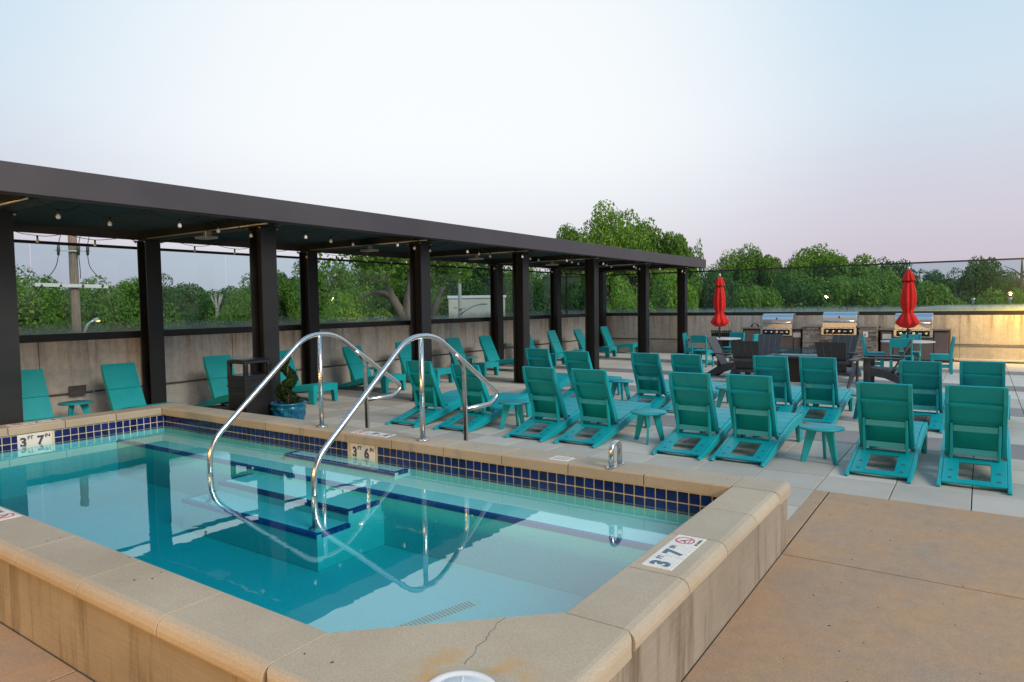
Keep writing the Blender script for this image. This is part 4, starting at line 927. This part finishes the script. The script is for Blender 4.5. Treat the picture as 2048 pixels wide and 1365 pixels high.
spec = [  # pixel column, top row, width, distance, kind, where
 (-60, 560, 200, 52, 'mid', 'beyond the left edge of the parapet'), (45, 550, 150, 56, 'mid', 'behind the parapet glass, farthest left by the column'), (115, 572, 120, 66, 'dark', 'behind the wooden utility pole'), (175, 575, 110, 48, 'mid', 'just right of the wooden utility pole'),
 (248, 556, 150, 52, 'mid', 'in the leftmost glass bay, left of the first rear column'), (318, 560, 110, 64, 'dark', 'mostly behind the first rear column'), (372, 580, 120, 92, 'dark', 'low and far behind the house roofs'), (452, 574, 130, 84, 'dark', 'above the bare pale tree'), (480, 590, 120, 62, 'mid', 'left of the second front column'),
 (548, 548, 120, 66, 'mid', 'right of the second front column'), (596, 532, 130, 70, 'dark', 'tall behind the second rear column'), (655, 528, 130, 58, 'mid', 'right of the second rear column'), (705, 582, 170, 46, 'lime', 'low, left of the arching limb'), (745, 512, 170, 66, 'mid', 'tall behind the arching limb'),
 (800, 560, 140, 52, 'mid', 'low behind the leaning trunks'), (905, 516, 150, 86, 'mid', 'behind the grey pole by the cream building'), (965, 522, 130, 84, 'dark', 'above the cream building'), (1045, 526, 110, 78, 'mid', 'behind the fourth front column'), (1075, 560, 120, 50, 'dark', 'low right of the fourth front column'), (1115, 535, 110, 64, 'mid', 'in the glass left of the black mullion'),
 (1150, 452, 130, 55, 'mid', 'rising left of the tallest tree above the pergola'), (1222, 424, 200, 52, 'mid', 'tallest, rising above the pergola roof'), (1318, 455, 140, 54, 'mid', 'rising right of the tallest tree'), (1392, 474, 70, 58, 'sparse', 'rising at the pergola end'), (1360, 500, 100, 56, 'mid', 'just above the pergola end'),
 (1180, 560, 130, 44, 'dark', 'behind the fifth front column'), (1250, 568, 150, 42, 'lime', 'between the last two pergola columns, left'), (1335, 556, 130, 44, 'lime', 'between the last two pergola columns, right'),
 (1462, 512, 120, 78, 'mid', 'above the left red umbrella'), (1515, 502, 100, 80, 'mid', 'right of the left red umbrella, above the glass'), (1435, 556, 110, 56, 'dark', 'behind the left red umbrella'), (1500, 575, 130, 48, 'mid', 'low behind the left grill'),
 (1600, 514, 100, 70, 'mid', 'above the left grill'), (1655, 502, 150, 64, 'mid', 'above the middle grill, its top over the rail'), (1725, 520, 120, 66, 'dark', 'left of the right red umbrella'), (1580, 552, 130, 52, 'dark', 'dense behind the left grill'), (1665, 556, 170, 50, 'mid', 'dense behind the middle grill'), (1755, 555, 150, 54, 'mid', 'dense left of the right umbrella'),
 (1795, 540, 120, 70, 'dark', 'behind the right red umbrella'), (1860, 541, 110, 84, 'dark', 'right of the right red umbrella'), (1905, 546, 100, 88, 'dark', 'far right in the distance'), (1962, 532, 90, 78, 'dark', 'standing tallest at far right'), (1850, 578, 120, 50, 'mid', 'low right of the right umbrella'), (1950, 572, 110, 60, 'dry', 'among the evergreens at far right'), (2015, 556, 110, 74, 'dark', 'at the right edge'),
 (2035, 580, 130, 52, 'lime', 'low at the right edge'), (2120, 555, 160, 60, 'mid', 'beyond the right edge'), (2230, 540, 200, 60, 'mid', 'farther beyond the right edge'), (-190, 545, 200, 55, 'dark', 'beyond the left edge')]
for s in spec: tree(*s)
NTH = ORD+['thirteenth', 'fourteenth', 'fifteenth', 'sixteenth', 'seventeenth', 'eighteenth', 'nineteenth', 'twentieth', 'twenty-first', 'twenty-second', 'twenty-third', 'twenty-fourth', 'twenty-fifth', 'twenty-sixth']
for k in range(26):
    px = -160+95*k+random.uniform(-25, 25); hz = 627-.0154*px*.9
    tree(px, hz-random.uniform(28, 46), random.uniform(110, 160), random.uniform(118, 150), 'dark' if k % 3 else 'mid', f'in the far tree line, {NTH[k]} from the left', 'far tree line')
# tree with bare arching limbs seen through the glass
tr_ = empty('leaning_tree', (*at(835, 640, 46).xy, GZ)); tag(tr_, 'old tree with two leaning trunks and a long arching limb', 'tree')
def A(px, py, d=46): p = at(px, py, d); return (p.x-tr_.location.x, p.y-tr_.location.y, p.z-GZ)
b = MB(); b.tube([(0, 0, 0), A(822, 650), A(800, 622), A(786, 600), A(778, 575), A(776, 550)], [.55, .42, .34, .26, .2, .12], 10); b.tube([A(800, 622), A(790, 598), A(770, 586), A(748, 584), A(730, 592), A(720, 604), A(714, 620)], [.22, .2, .17, .14, .11, .08, .04], 8)
b.tube([A(778, 578), A(768, 566), A(752, 562)], [.14, .09, .04], 7); b.tube([A(776, 552), A(786, 540), A(795, 532)], [.12, .07, .03], 7); b.tube([A(776, 552), A(764, 545), A(755, 540)], [.1, .06, .03], 7); b.build('trunk', 'bark', tr_)
b = MB(); b.tube([(.6, .3, 0), A(815, 640), A(818, 590), A(826, 545), A(830, 520)], [.5, .42, .34, .25, .15], 10); b.tube([A(864, 640), A(876, 600), A(884, 580), A(892, 572)], [.28, .2, .13, .06], 8); b.build('trunk', 'bark', tr_)
cl = [A(px, py, 46+random.uniform(-2, 3)) for px, py in [(random.gauss(815, 75), random.uniform(478, 545)) for k in range(30)]]
link('crown', quads_mesh('crown', leaf_cloud(cl, np.full(30, 1.0), 4200, .16, rng), 'leaf_mid'), None, tr_)
dtr = empty('bare_tree', (*at(437, 640, 70).xy, GZ)); tag(dtr, 'bare pale dead tree in the left bays of glass', 'tree')
def A2(px, py): p = at(px, py, 70); return (p.x-dtr.location.x, p.y-dtr.location.y, p.z-GZ)
b = MB(); b.tube([(0, 0, 0), A2(436, 650), A2(434, 612)], [.3, .22, .14], 7)
for k in range(11): x = random.uniform(420, 450); b.tube([A2(435, random.uniform(612, 640)), A2(435+(x-435)*.5, 606), A2(x, random.uniform(582, 600))], [.1, .07, .02], 5)
b.build('trunk', 'pale_bark', dtr)
btr = empty('bare_tree', (*at(2040, 600, 58).xy, GZ)); tag(btr, 'leafless dark tree at the right edge above the glass trees', 'tree')
def A3(px, py): p = at(px, py, 58); return (p.x-btr.location.x, p.y-btr.location.y, p.z-GZ)
b = MB(); b.tube([(0, 0, 0), A3(2042, 600), A3(2044, 540), A3(2044, 516)], [.25, .16, .08, .03], 7)
for k in range(10): y = random.uniform(530, 585); sg = random.choice((-1, 1)); b.tube([A3(2043, y), A3(2043+sg*16, y-12), A3(2043+sg*random.uniform(22, 36), y-random.uniform(15, 32))], [.06, .035, .012], 5)
b.build('trunk', 'bark', btr)
# ---------------------------------------------------------------- poles, lamp, far buildings
def upole(px, dist, topy, r, mat, label):
    p = at(px, topy, dist); o = empty('utility_pole', (p.x, p.y, GZ)); tag(o, label, 'utility pole', 'utility poles')
    MB().tube([(0, 0, 0), (0, 0, p.z-GZ)], [r*1.15, r*.85], 12).build('pole', mat, o)
    return o, (lambda x, y: Vector((*(lambda q: (q.x-p.x, q.y-p.y, q.z-GZ))(at(x, y, dist)),)))
o, T = upole(140, 31, 380, .165, 'pole_wood', 'brown wooden utility pole with fuse arm and pale crossarm')
d = (T(180, 503)-T(110, 503)).normalized(); off = -ray(140, 600).normalized()*.2; off.z = 0
MB().beam(T(108, 502)+off, T(182, 504)+off, .05, .05).build('fuse_arm', 'galv', o); MB().beam(T(70, 570)+off, T(216, 574)+off, .10, .13).build('crossarm', 'marker_plate', o)
for x in (117, 157, 175):
    MB().tube([T(x, 490)+off*1.4, T(x, 497)+off*1.4, T(x, 512)+off*1.4], [.03, .06, .045], 8).build('fuse_cutout', 'conduit', o)
    MB().tube(smooth_path([T(x, 512)+off*1.4, T(x+3 if x > 150 else x-4, 535)+off, T(x+(24 if x > 170 else (4 if x > 150 else -22)), 558)+off], .5), .014, 5).build('jumper_wire', 'black_plastic', o)
    MB().tube([T(x, 490)+off*1.4, T(x+4, 470), T(x-3, 440)], .014, 5).build('riser_wire', 'black_plastic', o)
for x in (84, 122, 166, 205): MB().tube([T(x, 571)+off*1.3, T(x, 574)+off*1.6], .04, 6).build('bolt_head', 'conduit', o)
o, T = upole(918, 56, 500, .15, 'pole_grey', 'grey utility pole with a curved lamp arm before the cream building'); off = -ray(918, 600).normalized()*.2
MB().beam(T(907, 616)+off, T(931, 618)+off, .12, .12).build('crossarm', 'pole_grey', o); MB().tube(smooth_path([T(922, 628)+off, T(938, 616)+off, T(956, 609)+off, T(974, 609)+off], 1), .06, 7).build('lamp_arm', 'galv', o); MB().beam(T(960, 608)+off, T(975, 608)+off, .2, .12).build('lamp_head', 'galv', o)
o, T = upole(1390, 60, 528, .14, 'pole_wood', 'wooden utility pole with two crossarms behind the pergola end'); off = -ray(1390, 600).normalized()*.2
for y, x0, x1 in ((559, 1378, 1412), (587, 1380, 1410)):
    MB().beam(T(x0, y)+off, T(x1, y)+off, .1, .1).build('crossarm', 'pole_grey', o)
    for x in (x0+1, (x0+x1)/2+5, x1-1): MB().tube([T(x, y)+off, T(x+1, y-5)+off], [.05, .09], 7).build('insulator', 'white_plastic', o)
for k, (a, c, lb) in enumerate((((-30, 640, 30), (70, 571, 31), 'lowest power line left of the wooden utility pole'), ((-30, 620, 30), (84, 571, 31), 'middle power line left of the wooden utility pole'), ((205, 573, 31), (140, 610, 60), 'power line dropping from the pale crossarm behind the pole'), ((1380, 559, 60), (1600, 585, 75), 'upper power line right of the pergola end'), ((1412, 587, 60), (1600, 600, 75), 'lower power line right of the pergola end'))):
    p, q = at(*a), at(*c); MB().tube([p.lerp(q, u)-Vector((0, 0, 2.0*u*(1-u))) for u in np.linspace(0, 1, 9)], .018, 4).build('power_line', 'black_plastic'); tag(bpy.context.scene.objects[-1], lb, 'cable', 'power lines')
sl_ = empty('street_lamp', (*at(168, 660, 27).xy, GZ)); tag(sl_, 'lit street lamp with curved arm behind the left parapet glass', 'street lamp')
def A4(px, py): p = at(px, py, 27); return (p.x-sl_.location.x, p.y-sl_.location.y, p.z-GZ)
MB().tube(smooth_path([(0, 0, 0), A4(168, 668), A4(176, 648), A4(190, 640)], .8), .05, 8).build('lamp_arm', 'galv', sl_); MB().beam(A4(188, 640), A4(197, 638), .14, .10).build('lamp_head', 'galv', sl_); p = A4(196, 642); MB().lathe([(.01, -.04), (.06, -.03), (.07, .02), (.01, .03)], 10, p).build('lamp_lens', 'lamp_glow', sl_)
def bldg(name, px0, px1, topy, dist, depth, mat, label, cat='building'):
    a, c = at(px0, topy, dist), at(px1, topy, dist); o = empty(name, (a.x, a.y, GZ)); tag(o, label, cat)
    u = Vector((c.x-a.x, c.y-a.y, 0)); w = u.length; o.rotation_euler = (0, 0, math.atan2(u.y, u.x)); h = a.z-GZ
    return o, w, h
o, w, h = bldg('cream_building', 897, 1010, 592, 64, 8, 'bldg_beige', 'cream flat-roofed building behind the grey utility pole')
MB().box(0, w, 0, 8, 0, h-.25).build('wall', 'bldg_beige', o); MB().box(-.1, w+.1, -.1, 8.1, h-.249, h).build('roof_coping', 'white_plastic', o)
for k in range(3): MB().box(w*.62+k*1.2, w*.62+k*1.2+.9, -.03, 0, h-2.2, h-2.1).build('wall_vent', 'conduit', o)
o, w, h = bldg('flat_roof_building', 1822, 2260, 620, 30, 14, 'roof_grey', 'low flat gravel roof with vent pipes at the right behind the glass')
h = 1.40-GZ; MB().box(0, w, 0, 14, 0, h-.05).build('wall', 'bldg_beige', o); MB().box(-.1, w+.1, -.1, 14.1, h-.049, h).build('roof', 'roof_grey', o)
for k, (x, y) in enumerate(((1.6, 9), (3.0, 11), (4.6, 10), (7.5, 11))): MB().tube([(x, y, h), (x, y, h+.25), (x, y, h+.36)], [.05, .05, .1], 8).build('vent_pipe', 'galv', o)
for px0, px1, ty, lb in ((385, 412, 618, 'small house with brown roof and pale gable, left of the bare tree'), (418, 445, 612, 'small house with brown roof behind the bare tree')):
    o, w, h = bldg('house', px0, px1, ty+9, 88, 6, 'house_white', lb, 'house'); MB().box(0, w, 0, 6, 0, h).build('wall', 'house_white', o)
    MB().prism([(-.3, h+.001), (6.3, h+.001), (3, h+1.3)], 'x', -.2, w+.2).build('roof', 'house_roof', o)
    for k in range(2): MB().box(w*.2+k*w*.4, w*.2+k*w*.4+.6, -.04, 0, h-1.2, h-.3).build('window', 'dark_glass', o)
